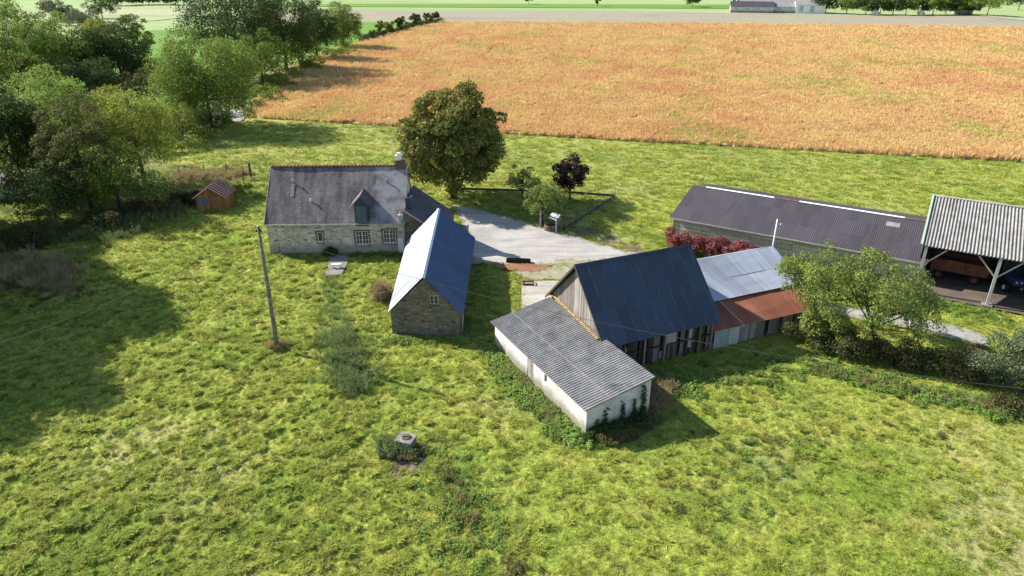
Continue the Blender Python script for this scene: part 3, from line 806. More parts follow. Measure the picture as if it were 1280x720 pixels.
def multi(name, protos, lst, tilt=.15):
    A = [patch(name, protos, *a) for a in lst]
    scatter(name, *[np.concatenate([a[i] for a in A]) for i in range(4)], protos, tilt)
nettle = [blades_proto('nettle_clump', M['nettle'], 30, .35, .35, .9, .026, .25, 60+s, True) for s in range(3)]
weed = [blades_proto('weed_clump', M['weed'], 34, .35, .12, .36, .034, .6, 70+s, True) for s in range(3)]
dryp = [blades_proto('dry_clump', M['dryblade'], 60, .4, .5, 1.15, .03, .35, 80+s) for s in range(3)]
darkp = [blades_proto('dead_clump', M['darkweed'], 36, .38, .25, .7, .035, .5, 90+s, True) for s in range(3)]
multi('nettles', nettle, [
    ([G(415, 350), G(418, 380)], 26, 1.1, .4, .7), ([G(418, 380), G(424, 440)], 50, 1.1, .4, .8), ([G(424, 420), G(438, 486)], 170, 1.4, .6, 1.05),
    ([G(455, 440), G(460, 480)], 40, 1.6, .4, .7), ([G(478, 558), G(498, 562)], 36, .8, .6, 1.0),
    ([G(0, 300), G(100, 290), G(200, 272)], 420, 3.2, .9, 1.7), ([G(100, 280), G(150, 300)], 90, 2.0, .7, 1.1)])
multi('weeds', weed, [
    ([G(618, 440), G(660, 492), G(722, 552)], 260, 1.1, .5, 1.3), ([G(740, 552), G(812, 528)], 70, .7, .6, 1.1), ([G(815, 500), G(860, 470)], 60, 1.8, .6, 1.2),
    ([G(540, 560), G(580, 610), G(590, 660), G(555, 720)], 150, 3.0, .4, .9), ([G(490, 424), G(578, 428)], 80, .5, .6, 1.1), ([G(582, 405), G(612, 425)], 80, 1.2, .5, 1.0),
    ([G(330, 320), G(400, 320)], 36, .35, .6, 1.0), ([G(432, 319), G(500, 318)], 40, .35, .7, 1.1), ([G(820, 490), G(1000, 455)], 160, 2.5, .5, 1.0),
    ([G(1010, 455), G(1150, 492), G(1290, 518)], 220, 1.4, .6, 1.2), ([G(640, 335), G(800, 345)], 60, 1.2, .3, .6),
    ([G(900, 640), G(1000, 500)], 120, 5, .3, .7), ([G(1130, 370), G(1260, 400)], 170, 2.0, .4, .9), ([G(340, 440), G(355, 436)], 16, .5, .6, 1.0)])
ew = [blades_proto('edge_tuft', M['blade'], 30, .22, .06, .2, .03, 1.0, 120+k_) for k_ in range(2)]
EX = []; EY = []
for pl, k_ in ((yard_poly, 14), (lane_poly, 16), (slab_poly, 30), (path_poly, 14), (stony_poly, 10)):
    for (ax, ay), (bx, by) in zip(pl, pl[1:]+pl[:1]):
        for _ in range(int(k_*math.dist((ax, ay), (bx, by)))):
            t = RNG.random(); EX.append(ax+(bx-ax)*t+RNG.normal()*.28); EY.append(ay+(by-ay)*t+RNG.normal()*.28)
EX = np.array(EX); EY = np.array(EY); ok = ~in_any(EX, EY, feet); EX = EX[ok]; EY = EY[ok]
scatter('verge_grass', EX, EY, np.full(len(EX), .03), .4+RNG.random(len(EX))*.6, ew)
multi('dry_grass', dryp, [
    ([G(-40, 330), G(20, 335), G(62, 348)], 260, 3.6, .7, 1.25), ([G(60, 355), G(85, 365)], 60, 2.0, .5, .8), ([G(480, 362), G(476, 378)], 26, .7, .8, 1.2),
    ([G(340, 436), G(356, 434)], 26, .6, .5, .8), ([G(225, 222), G(290, 220)], 160, 3.5, .6, 1.0), ([G(220, 240), G(160, 262)], 120, 3.5, .5, .9),
    ([G(640, 460), G(700, 530)], 50, 1.0, .3, .5), ([G(815, 520), G(830, 480)], 60, .8, .5, .8), ([G(1020, 465), G(1270, 515)], 36, .6, .3, .5)])
multi('dead_weeds', darkp, [
    ([G(505, 575), G(528, 560)], 18, .5, .4, .6), ([G(560, 590), G(590, 655), G(580, 640)], 16, .7, .4, .8), ([G(985, 555), G(880, 560)], 22, 2.2, .3, .5),
    ([G(0, 345), G(90, 372)], 110, 2.6, .5, .9), ([G(820, 640), G(900, 610)], 16, 1.6, .3, .5), ([G(1100, 540), G(1200, 545)], 16, 2, .3, .5),
    ([G(1020, 460), G(1290, 520)], 60, .9, .4, .7), ([G(755, 552), G(812, 530)], 50, .6, .5, .9), ([G(430, 700), G(400, 690)], 14, 1.5, .3, .5),
    ([G(240, 350), G(225, 410)], 18, 2.0, .3, .5), ([G(640, 705), G(660, 715)], 8, .8, .5, .8)])

# ------------------------------------------------------------------ trees and shrubs
def leaf_cloud(clumps, n, leaf, r, flat_=.35, hollow=.55):
    """clumps: list of (centre, radius); leaves as small quads in each clump's outer volume"""
    C = np.array([c[0] for c in clumps], float); Rr = np.array([c[1] for c in clumps], float)
    w = Rr**2; w /= w.sum()
    k = r.choice(len(C), n, p=w)
    d = r.normal(size=(n, 3)); d /= np.linalg.norm(d, axis=1)[:, None]
    d[:, 2] = np.where(d[:, 2] < -.65, -d[:, 2], d[:, 2])
    rad = (hollow+(1-hollow)*r.random(n)**.7)*(1+r.normal(size=n)*.10)
    pos = C[k]+d*(Rr[k]*rad)[:, None]*np.array((1, 1, .82))
    nn = d*.7+r.normal(size=(n, 3))*.6+np.array((0, 0, flat_)); nn /= np.linalg.norm(nn, axis=1)[:, None]
    t = np.cross(nn, r.normal(size=(n, 3))); t /= np.linalg.norm(t, axis=1)[:, None]; b = np.cross(nn, t)
    s = (leaf*(.55+.8*r.random(n)))[:, None]*.5
    V = np.stack([pos-t*s, pos-b*s*.62, pos+t*s, pos+b*s*.62+nn*s*.25], 1).reshape(-1, 3)
    return V, np.arange(4*n).reshape(-1, 4)
def hypot_ok(d): return math.hypot(d[0], d[1]) > .15
def crown_mesh(Hc, Hb, Wx, Wy, nclump, nleaf, leaf, seed, crad=.30, shape=1.0, inner=.35):
    r = np.random.default_rng(seed); cz = (Hc+Hb)/2; hz = (Hc-Hb)/2; cl = []
    ph = r.random(6)*6.28
    nsh = int(nclump*.72)
    for i in range(nclump):
        if i < nsh:
            zz = 1-1.82*(i+.5)/nsh; az = i*2.39996+r.normal()*.25; hh = math.sqrt(max(0, 1-zz*zz)); d = np.array((hh*math.cos(az), hh*math.sin(az), zz))+r.normal(size=3)*.10
            q = r.uniform(.84, 1.06)
        else:
            d = r.normal(size=3); d /= np.linalg.norm(d); q = inner+(.9-inner)*r.random()
        az = math.atan2(d[1], d[0]); wob = 1+.09*math.sin(2*az+ph[0])+.07*math.sin(3*az+ph[1])+.05*math.sin(5*az+ph[2]+d[2]*3)
        taper = 1-(max(0, d[2])*(1-shape)*.6)
        rc = crad*min(Wx, Wy)/2*r.uniform(.7, 1.25)
        hxy = max(.15, math.hypot(d[0], d[1]))**-.3
        c = np.array((d[0]*hxy*(Wx/2-rc*.7)*q*wob*taper, d[1]*hxy*(Wy/2-rc*.7)*q*wob*taper, cz+d[2]*(hz-rc*.6)*q))
        cl.append((c, rc))
    V, Q = leaf_cloud(cl, nleaf, leaf, r)
    return V, Q, cl
def trunk_mb(cl, H, Hb, r0, seed, nl=7, lean=(0, 0)):
    rr = random.Random(seed); mb = MB(); top = Hb+(H-Hb)*.72
    pts = []; rad = []
    for i in range(8):
        t = i/7; pts.append((lean[0]*t*top+(rr.random()-.5)*.12*(i > 0), lean[1]*t*top+(rr.random()-.5)*.12*(i > 0), -.25+t*(top+.25))); rad.append(r0*(1.35 if i == 0 else 1)*(1-t*.8))
    mb.tube(pts, rad, 9)
    cl = [(np.array((c[0]+lean[0]*c[2], c[1]+lean[1]*c[2], c[2])), rc) for c, rc in cl]
    cs = sorted(cl, key=lambda c: -c[1]); rr.shuffle(cs)
    for c, rc in cs[:nl]:
        k = rr.randint(1, 4); b = np.array(pts[k+1]); e = np.array(c)
        m_ = (b+e)/2+np.array((0, 0, -.05*np.linalg.norm(e-b)))+np.array([rr.uniform(-.2, .2) for _ in range(3)])*min(1, np.linalg.norm(e-b)*.3)
        mb.tube([b, b*.5+m_*.5, m_, m_*.4+e*.6, e], [r0*.45, r0*.36, r0*.27, r0*.16, r0*.06], 6, False)
        for j in range(2):
            e2 = e+np.array([rr.uniform(-1, 1), rr.uniform(-1, 1), rr.uniform(0, 1)])*rc; mb.tube([m_, (m_+e2)/2+np.array((0, 0, .1)), e2], [r0*.2, r0*.12, r0*.04], 5, False)
    return mb
def tree(name, label, x, y, H, W, Hb, m, seed, group=None, nclump=34, nleaf=12000, leaf=.34, crad=.32, r0=None, bark='bark', shape=1.0, inner=.35, Wy=None, nl=8, cat='tree', lean=(0, 0), z=0, rz=0):
    root = empty(name, (x, y, z), rz, label, cat, group)
    V, Q, cl = crown_mesh(H, Hb, W, Wy or W, nclump, nleaf, leaf, seed, crad, shape, inner)
    if lean != (0, 0): V[:, 0] += lean[0]*V[:, 2]; V[:, 1] += lean[1]*V[:, 2]
    link('crown', quads_mesh('crown', V, Q), M[m], root)
    trunk_mb(cl, H, Hb, r0 or (.018*H+.05), seed, nl, lean).build('trunk', M[bark], root)
    return root
def copy_tree(root, x, y, s, rz, label, group=None, z=0):
    c = root.copy(); COL.objects.link(c); c.location = (x, y, z); c.scale = s if hasattr(s, '__len__') else (s, s, s); c.rotation_euler = (0, 0, rz)
    c['label'] = label
    if group: c['group'] = group
    for ch in root.children:
        d = ch.copy(); COL.objects.link(d); d.parent = c
    return c
def bush(name, label, cat, clumps, n, leaf, m, seed, group=None, kind=None, loc=(0, 0, 0), stems=True, flat_=.35):
    """clumps in world coordinates relative to loc"""
    V, Q = leaf_cloud(clumps, n, leaf, np.random.default_rng(seed), flat_)
    return tag(link(name, quads_mesh(name, V, Q), M[m], None, loc), label, cat, group)



def HT(y, topy):
    v = (topy-360)/F
    return CH+y*(-ST-v*CT)/(CT-v*ST)
def T(cx, by, top, wpx, m, seed, label, hb=.18, group=None, name='tree', **k):
    yc = (top+by)/2; bx = 640+(cx-640)*(2264-by)/(2264-yc)
    x, y = G(bx, by); H = HT(y, top); dep = y*CT+(CH-H*.6)*ST; W = wpx*dep/F*1.10
    return tree(name, label, x, y, H, W, H*hb, m, seed, group, **k)
BUSHES = []
gw = 'trees of the woodland on the left'
# woodland, back to front
T(292, 96, -22, 128, 'leaf_dark', 1, 'broad dark green oak, the tallest crown, with dark trunk showing against the bright pasture', .16, gw, 'oak_tree', nleaf=26000, nclump=60, crad=.26, leaf=.42)
T(352, 88, -20, 84, 'leaf_dark', 2, 'tall dark oak just left of the last two round trees beside the orange field', .03, gw, 'oak_tree', nleaf=20000, leaf=.42)
T(393, 74, 2, 52, 'leaf_dark', 3, 'dark rounded oak beside the orange field, second from the end of the wood', .03, gw, 'oak_tree', nleaf=13000, leaf=.45)
T(428, 61, 7, 46, 'leaf_mid', 4, 'rounded green tree at the far end of the wood by the orange field', .03, gw, 'oak_tree', nleaf=12000, leaf=.45)
T(324, 108, 40, 66, 'leaf_mid', 5, 'low bushy green tree filling the wood edge beside the dark oaks', .02, gw, nleaf=8000, leaf=.4)
T(372, 86, 34, 50, 'leaf_mid', 6, 'low dense shrub tree under the dark oaks by the crop edge', .02, gw, nleaf=6000, leaf=.45)
T(255, 158, 42, 122, 'leaf_mid', 7, 'large domed mid green tree standing alone beside the pale lane', .03, gw, 'oak_tree', nleaf=36000, nclump=60, leaf=.33)
T(192, 150, 84, 66, 'leaf_brown', 8, 'thin open crowned small tree beside the pale lane', .30, gw, nleaf=3600, nclump=26, leaf=.34, crad=.24)
T(168, 100, 14, 46, 'leaf_mid', 9, 'slender open branched tree against the bright green pasture', .25, gw, nleaf=4200, nclump=30, leaf=.42, crad=.22)
T(148, 134, 22, 88, 'leaf_dark', 10, 'dark heavy crowned tree in the middle of the wood', .03, gw, 'oak_tree', nleaf=26000, leaf=.36, nclump=54)
T(86, 140, 26, 92, 'leaf_mid', 11, 'mid green bushy tree between two darker crowns in the wood', .10, gw, nleaf=24000, leaf=.36)
T(20, 150, 0, 100, 'leaf_willow', 12, 'tall feathery yellow green tree at the top left edge', .12, gw, nleaf=18000, leaf=.40, nclump=50, crad=.24)
T(112, 160, 74, 72, 'leaf_dark', 13, 'dark low tree filling the gap in the centre of the wood', .05, gw, nleaf=9000, leaf=.34)
T(-50, 170, 10, 120, 'leaf_mid', 14, 'green tree cut by the left edge of the picture', .03, gw, nleaf=14000, leaf=.4)
T(58, 232, 88, 118, 'leaf_willow', 15, 'pale yellow green willowy tree in front of the dark wood', .14, gw, 'willow_tree', nleaf=21000, leaf=.28, nclump=54, crad=.26)
T(14, 250, 108, 92, 'leaf_dark', 16, 'very dark evergreen crown behind the half hidden shed', .10, gw, nleaf=15000, leaf=.3)
T(168, 232, 110, 100, 'leaf_lime', 17, 'bright lime green rounded tree at the front of the wood', .12, gw, 'maple_tree', nleaf=17000, leaf=.27, nclump=44, bark='bark')
T(98, 262, 126, 84, 'leaf_brown', 18, 'brownish green thinning tree left of the lime green one', .18, gw, nleaf=12000, leaf=.25, nclump=44, crad=.24)
T(140, 262, 176, 82, 'leaf_mid', 19, 'small dark leafed tree under the lime green one', .2, gw, nleaf=8000, leaf=.22)
T(192, 264, 213, 66, 'leaf_apple', 20, 'small pale green tree with spreading low branches near the wooden cabin', .25, gw, 'apple_tree', nleaf=4500, leaf=.2, nclump=26)
T(60, 276, 200, 90, 'leaf_dark', 21, 'dark low tree in front of the half hidden shed', .03, gw, nleaf=9000, leaf=.24)
T(120, 262, 215, 50, 'leaf_mid', 22, 'short scrubby tree at the shaded edge of the grass', .03, gw, nleaf=4000, leaf=.2)
T(225, 178, 128, 40, 'leaf_lime', 23, 'low lime green sapling beside the pale lane', .05, gw, nleaf=3000, leaf=.28)
T(12, 118, 20, 70, 'leaf_mid', 24, 'tall green tree at the back left of the wood', .03, gw, nleaf=10000, leaf=.45)
for k_, (qx, qy, lb_) in enumerate([(262, 158, 'low green bush left of the big domed tree by the lane'), (238, 166, 'small green bush on the lane verge nearest the lime trees'), (318, 118, 'bush at the corner of the orange field by the lane')]):
    x, y = G(qx, qy); r8 = random.Random(k_); cl = [((r8.gauss(0, 1.6), r8.gauss(0, 1.0), r8.uniform(.3, 1.6)), r8.uniform(.6, 1.1)) for _ in range(12)]
    BUSHES.append(('bush', lb_, 'bush', cl, 2600, .3, 'leaf_mid', 300+k_, None, None, (x, y, 0)))
# tall trees just outside the picture, whose shadow lies on the grass
o = tree('oak_tree', 'tall oak beyond the left edge casting shade on the grass', -56.5, 60, 20.5, 16, 2.2, 'leaf_mid', 31, None, nleaf=17000, leaf=.8, nclump=50)
copy_tree(o, -55, 49, .93, 2, 'second tall oak beyond the left edge casting shade on the grass')
copy_tree(o, -66, 72, .9, 4, 'third tall oak beyond the left edge, behind the others')
for b_ in BUSHES: bush(*b_)
# hedges and bushes far left
for i, (cx, by, top, w_, m, lb) in enumerate([(82, 30, 7, 28, 'leaf_dark', 'round dark clipped bush at the far end of the left wood'), (125, 22, -6, 36, 'leaf_dark', 'dark tree clump by the pale field top left'),
        (64, 26, -4, 34, 'leaf_grey', 'grey green thin tree top left beside the pale field'), (100, 36, 12, 40, 'leaf_grey', 'silvery bush behind the wood top left'), (120, 48, 24, 36, 'leaf_lime', 'yellow green bush behind the wood top left'), (45, 60, 20, 60, 'leaf_mid', 'broad green bush behind the wood top left')]):
    T(cx, by, top, w_, m, 50+i, lb, .02, None, 'bush' if i != 1 else 'tree', nleaf=2600, leaf=.7, nclump=20, cat='bush' if i != 1 else 'tree')
ft = [T(150, 6, -8, 30, 'leaf_dark', 60, 'dark tree of the distant row, leftmost', 0, 'distant trees top left', nleaf=1500, leaf=1.1, nclump=14)]
for i, (px, s) in enumerate([(170, .9), (186, 1.1), (205, .8), (222, .95)]):
    x, y = G(px, 5); copy_tree(ft[0], x, y, s, i*1.3, ['second dark tree from the left in the distant row', 'tallest dark tree in the distant row top left', 'smallest dark tree in the distant row top left', 'rightmost dark tree of the distant row top left'][i])
# hedge row at the far corner of the crop
hl = [G(454, 53), G(478, 46), G(500, 40), G(522, 34), G(552, 28)]
cl = []
rr = random.Random(5)
for a, b in zip(hl[:-1], hl[1:]):
    for t in np.linspace(0, 1, 14): cl.append(((a[0]+(b[0]-a[0])*t+rr.uniform(-.5, .5), a[1]+(b[1]-a[1])*t+rr.uniform(-.5, .5), rr.uniform(.7, 1.3)), rr.uniform(1.2, 2.0)))
bush('hedge', 'low dark hedge running along the far left corner of the orange field', 'hedge', cl, 9000, .5, 'leaf_bramble', 6)
gh = 'small trees growing in the far hedge'
for i, (cx, by, top, w_, lb) in enumerate([(475, 46, 24, 11, 'small round tree second from the left in the far hedge'), (501, 40, 20, 14, 'oval tree in the middle of the far hedge'), (486, 43, 27, 16, 'low bushy tree between two taller ones in the far hedge'),
        (520, 35, 16, 15, 'dark leaning tree near the right end of the far hedge'), (543, 30, 15, 13, 'small dark tree at the right end of the far hedge'), (465, 50, 37, 8, 'tiny tree at the left end of the far hedge'), (533, 31, 14, 9, 'pale thin tree near the right end of the far hedge')]):
    T(cx, by, top, w_, ('leaf_mid', 'leaf_dark', 'leaf_mid', 'leaf_dark', 'leaf_dark', 'leaf_mid', 'leaf_grey')[i], 70+i, lb, .25, gh, nleaf=1400, leaf=.55, nclump=12, inner=.2)
gf = 'lone trees far beyond the orange field'
for i, (cx, by, top, w_, lb) in enumerate([(661, 4.5, -6, 12, 'lone round tree on the far pasture above the big chestnut'), (747, 7, -7, 8, 'small lone tree on the far pasture, top centre'),
        (866, 8, -8, 20, 'wide dark lone tree on the far pasture left of the white farm'), (921, 8, 0, 9, 'small dark bush at the left end of the white farm building')]):
    T(cx, by, top, w_, 'leaf_dark', 80+i, lb, .12, gf, nleaf=1500, leaf=.9, nclump=12)
# row of dark trees right of the far farm
g2 = 'row of dark trees beside the far farm'
rr = random.Random(9); base = [T(1034, 15.5, -8, 30, 'leaf_dark', 90, 'first dark tree of the far row, beside the white farm', .05, g2, nleaf=2200, leaf=.95, nclump=18),
                              T(1060, 16.5, -6, 28, 'leaf_mid', 91, 'lighter green tree, second in the far row from the white farm', .05, g2, nleaf=2200, leaf=.95, nclump=18)]
ordn = ['third', 'fourth', 'fifth', 'sixth', 'seventh', 'eighth', 'ninth', 'tenth', 'eleventh', 'twelfth']
for i, px in enumerate([1082, 1100, 1116, 1132, 1150, 1166, 1182, 1199, 1210]):
    x, y = G(px, 17.5+rr.uniform(-.5, .4)); s = rr.uniform(.85, 1.15)
    copy_tree(base[i % 2], x, y, (s, s, s*rr.uniform(.85, 1.1)), rr.random()*6, ordn[i]+' tree of the far dark row, counted from the white farm')
T(1237, 19, -6, 36, 'leaf_mid', 95, 'lone green tree at the right end of the far row, by the pale track', .25, None, nleaf=2600, leaf=.7, nclump=18)
T(1276, 12, -8, 26, 'leaf_dark', 96, 'dark tree in the far top right corner', .15, None, nleaf=2000, leaf=.8, nclump=14)

# chestnut by the house
x, y = G(567, 247)
tree('chestnut_tree', 'large domed chestnut with browning leaves standing behind the stone farmhouse', x, y, 12.7, 12.3, 1.0, 'leaf_chestnut', 101, None, nclump=170, nleaf=50000, leaf=.34, crad=.19, r0=.36, shape=.8, inner=.45, nl=12)
# garden trees
x, y = G(653, 259)
tree('apple_tree', 'slim small apple tree standing nearest the chestnut in the fenced garden', x, y, 4.9, 4.2, 1.7, 'leaf_apple', 102, None, nclump=22, nleaf=2600, leaf=.19, crad=.26, r0=.13, inner=.3)
x, y = G(678, 281)
tree('apple_tree', 'bushy pale apple tree behind the timber garden well shelter', x, y, 4.9, 5.0, 1.3, 'leaf_apple', 103, None, nclump=30, nleaf=4600, leaf=.19, crad=.28, r0=.12, inner=.3)
x, y = G(712, 249)
tree('purple_tree', 'dark purple leaved tree in the corner of the fenced garden', x, y, 5.3, 4.7, .7, 'leaf_purple', 104, None, nclump=30, nleaf=5200, leaf=.24, crad=.30, r0=.12, inner=.4)
# big apple tree on the right
x, y = G(1098, 432)
tree('apple_tree', 'wide spreading old apple tree leaning over the rusty roof', x, y, 6.9, 11.4, 1.1, 'leaf_apple', 105, None, nclump=130, nleaf=25000, leaf=.17, crad=.19, r0=.2, inner=.2, nl=18, Wy=7.8, lean=(-.42, .10), rz=R(-14))
x, y = G(1030, 425)
cl = [((rr.uniform(-1.6, 1.8), rr.uniform(-1.0, 1.0), rr.uniform(.6, 2.4)), rr.uniform(.5, .9)) for _ in range(16)]
bush('hazel_bush', 'leafy green bush hanging down at the end of the rusty lean-to', 'bush', cl, 5200, .19, 'leaf_apple', 106, loc=(x, y, 0))
cl = []
for t in np.linspace(0, 1, 46):
    a = G(1002, 430); b = G(1230, 478)
    cl.append(((a[0]+(b[0]-a[0])*t+rr.uniform(-.9, .9), a[1]+(b[1]-a[1])*t+rr.uniform(-.9, .9), rr.uniform(.3, 1.1)), rr.uniform(.5, 1.0)))
bush('bramble_hedge', 'dark brown green bramble hedge under the spreading apple tree', 'hedge', cl, 17000, .16, 'leaf_bramble', 107)
x, y = G(1268, 482)
cl = [((rr.gauss(0, 1.3), rr.gauss(0, 1.0), rr.uniform(.8, 3.3)), rr.uniform(.6, 1.05)) for _ in range(30)]
bush('grey_bush', 'tall grey green shrub at the right edge above the field', 'bush', cl, 14000, .15, 'leaf_grey', 108, loc=(x, y, 0))
cl = [((rr.gauss(0, 1.6), rr.gauss(0, .8), rr.uniform(.2, .9)), rr.uniform(.4, .8)) for _ in range(14)]
x, y = G(1262, 512)
bush('bramble_bush', 'dark bramble mound below the grey shrub at the right edge', 'bush', cl, 6000, .15, 'leaf_bramble', 109, loc=(x, y, 0))
x, y = G(1225, 452)
cl = [((rr.gauss(0, .4), rr.gauss(0, .3), rr.uniform(.4, 1.1)), rr.uniform(.25, .4)) for _ in range(6)]
bush('orange_bush', 'small russet leaved bush beside the end of the pale lane', 'bush', cl, 900, .14, 'leaf_dry', 110, loc=(x, y, 0))
# purple red hedge in front of the long barn
cl = []; a = G(838, 313); b = G(953, 334)
for t in np.linspace(0, 1, 110): cl.append(((a[0]+(b[0]-a[0])*t+rr.uniform(-.5, .5), a[1]+(b[1]-a[1])*t+rr.uniform(-.9, .9)+.3, rr.uniform(.35, 1.65)), rr.uniform(.4, .65)))
bush('red_hedge', 'dark red leaved hedge growing along the slatted wall of the long barn', 'hedge', cl, 26000, .16, 'leaf_red', 111)
# shrubs by the cabin and other small ones
x, y = G(300, 246)
cl = [((rr.gauss(0, .9), rr.gauss(0, .7), rr.uniform(.3, 1.4)), rr.uniform(.35, .6)) for _ in range(12)]
bush('yellow_bush', 'yellow green shrub growing behind the wooden cabin', 'bush', cl, 2600, .2, 'leaf_lime', 112, loc=(x, y, 0))
x, y = G(245, 250)
cl = [((rr.gauss(0, 1.6), rr.gauss(0, .9), rr.uniform(.2, 1.2)), rr.uniform(.5, .8)) for _ in range(14)]
bush('bramble_bush', 'dull brown bramble thicket left of the wooden cabin', 'bush', cl, 4200, .2, 'leaf_bramble', 113, loc=(x, y, 0))
x, y = G(478, 376)
cl = [((rr.gauss(0, .3), rr.gauss(0, .4), rr.uniform(.3, 1.0)), rr.uniform(.35, .5)) for _ in range(9)]
bush('dry_bush', 'dry straw coloured bush against the left wall of the stone barn', 'bush', cl, 3200, .11, 'leaf_dry', 114, loc=(x, y, 0), flat_=.9)
x, y = G(414, 319)
cl = [((-.35, 0, .35), .45), ((.3, 0, .4), .5), ((0, -.1, .7), .4)]
bush('wall_shrub', 'small dark rounded shrub against the farmhouse wall beside the path', 'bush', cl, 1600, .12, 'leaf_dark', 115, loc=(x, y-.2, 0))
x, y = G(487, 568)
cl = [((rr.gauss(0, .35), rr.gauss(0, .35), rr.uniform(.05, .2)), rr.uniform(.15, .26)) for _ in range(8)]
bush('elder_bush', 'low green bush on the left side of the concrete well block', 'bush', cl, 2200, .09, 'leaf_grey', 116, loc=(x, y, 0))
cl = []
for i in range(46):
    a = G(0, 318); b = G(200, 262); t = rr.random(); cl.append(((a[0]+(b[0]-a[0])*t+rr.gauss(0, 1.2), a[1]+(b[1]-a[1])*t+rr.gauss(0, 1.6), rr.uniform(.2, 1.2)), rr.uniform(.6, 1.2)))
bush('undergrowth', 'shaded dark undergrowth thicket along the edge of the wood', 'thicket', cl, 17000, .2, 'leaf_bramble', 117)
cl = []
for i in range(110):
    a = G(215, 205); b = G(440, 62); t = rr.random(); cl.append(((a[0]+(b[0]-a[0])*t+rr.gauss(0, 2.2)-3, a[1]+(b[1]-a[1])*t+rr.gauss(0, 2), rr.uniform(.2, 1.6)), rr.uniform(.9, 1.8)))
bush('undergrowth', 'bushy undergrowth beneath the oaks along the orange field edge', 'thicket', cl, 26000, .34, 'leaf_mid', 118)
# climbing plants on the white shed's shaded end wall are added with the shed

# ------------------------------------------------------------------ stone farmhouse
hx = (-23.72, 64.2); ha = R(1.6)
H_ = empty('farmhouse', hx, ha, 'long low stone farmhouse with grey slate roof, red ridge and blue loft dormer', 'house')
L_, D_, E_, RZ_, RY_ = 13.2, 8.5, 3.35, 7.62, 4.35
op = [(4.77, 5.28, 1.22, 2.25), (8.48, 9.72, .92, 2.30), (11.15, 12.38, 1.05, 2.42)]
mb = MB(); wall(mb, (0, 0), (L_, 0), -.4, [(0, E_), (L_, E_)], op, .2)
wall(mb, (L_, 0), (L_, D_), -.4, [(0, E_-.05), (RY_, RZ_-.12), (D_, E_-.05)])
wall(mb, (L_, D_), (0, D_), -.4, [(0, E_), (L_, E_)])
wall(mb, (0, D_), (0, 0), -.4, [(0, E_-.05), (D_-RY_, RZ_-.12), (D_, E_-.05)])
mb.build('wall', M['house_stone'], H_)
sl = (RZ_-E_)/RY_
rf = sheet((-.12, -.22, E_-.22*sl), (L_+.12, -.22, E_-.22*sl), (L_+.12, RY_, RZ_), (-.12, RY_, RZ_), 'roof', M['slate'], H_, thick=.10, sag=.05, seed=1)
sl2 = (RZ_-E_)/(D_-RY_)
sheet((L_+.12, D_+.25, E_-.25*sl2), (-.12, D_+.25, E_-.25*sl2), (-.12, RY_, RZ_-.005), (L_+.12, RY_, RZ_-.005), 'rear_roof', M['slate'], H_, thick=.10, sag=.05, seed=2)
mb = MB()
for i in range(38):
    x = -.1+i*(L_+.2)/38; mb.tube([(x, RY_, RZ_-.02), (x+.352, RY_, RZ_+.012)], [.13, .115], 8)
mb.build('ridge_tile', M['ridge_tile'], rf)
for k, (x, yy, hh) in enumerate([(2.25, 3.05, .30), (4.15, 1.55, .22), (11.4, 3.05, .26)]):
    z = E_+yy*sl; mb = MB(); mb.tube([(x, yy, z-.05), (x, yy, z+hh)], .06, 8); mb.tube([(x, yy, z+hh), (x, yy, z+hh+.08)], [.11, .03], 8)
    mb.build('vent_pipe', M['zinc'] if k != 1 else M['white_paint'], rf)
fl = MB(); yy0, yy1 = 1.9, 2.95
fl.poly((2.08, yy0, E_+yy0*sl+.03), (2.42, yy0, E_+yy0*sl+.03), (2.42, yy1, E_+yy1*sl+.03), (2.08, yy1, E_+yy1*sl+.03)); fl.build('lead_patch', M['fibre'], rf)
# verge boards, fascia
mb = MB(); mb.beam((-.13, -.24, E_-.22*sl-.06), (-.13, RY_, RZ_-.06), .05, .16); mb.build('verge_board', M['pale_post'], H_); mb = MB(); mb.beam((L_+.14, -.24, E_-.22*sl-.06), (L_+.14, RY_, RZ_-.06), .05, .14); mb.build('verge_board', M['pale_post'], H_)
MB().beam((-.1, -.27, E_-.24), (L_+.1, -.27, E_-.24), .09, .07).build('gutter', M['zinc'], H_)
for k, (x0, x1, z0, z1) in enumerate(op):
    w_ = window(H_, x0, x1, .07, z0, z1, cols=(1 if k == 0 else 4), rows=(1 if k == 0 else 3), bar=.06, fr=.07, sillm=M['pale_post'])
    mb = MB(); r2 = random.Random(k)
    for s in (-1, 1):
        z = z0-.1
        while z < z1+.1:
            wd = .2 if int((z-z0)/.16) % 2 else .11
            xa = x0 if s < 0 else x1
            mb.box(min(xa, xa+s*wd), max(xa, xa+s*wd), -.018, .05, z, z+.14); z += .16
    mb.box(x0-.2, x1+.2, -.02, .05, z1+.004, z1+.15); mb.box(x0-.14, x1+.14, -.03, .05, z0-.2, z0-.094)
    mb.build('brick_surround', M['brick'], H_)
# dormer
Dm = empty('dormer', (8.62, 0, 0)); Dm.parent = H_
def roofz(y): return E_+y*sl
mb = MB(); zt = 4.98
mb.box(-.02, 1.22, -.12, .0, 2.92, zt)
mb.poly((-.02, -.12, zt), (1.22, -.12, zt), (.6, -.12, 5.72))
for xx in (1.22,): mb.poly((xx, 0, 3.2), (xx, 1.75, roofz(1.75)), (xx, 1.75, zt), (xx, 0, zt))
mb.build('dormer_wall', M['slate_wood'], Dm)
mb = MB(); xx = -.022; mb.poly((xx, -.14, 2.95), (xx, 0, 3.2), (xx, 1.75, roofz(1.75)), (xx, 1.75, zt), (xx, -.14, zt)); mb.build('dormer_cheek', M['pale_post'], Dm)  # left cheek paler than the right: sunlit side put into its colour
mb = MB()
for i in range(5): mb.box(.12+i*.2, .30+i*.2, -.15, -.122, 3.02, 4.85)
mb.build('loft_door', M['door_teal'], Dm)
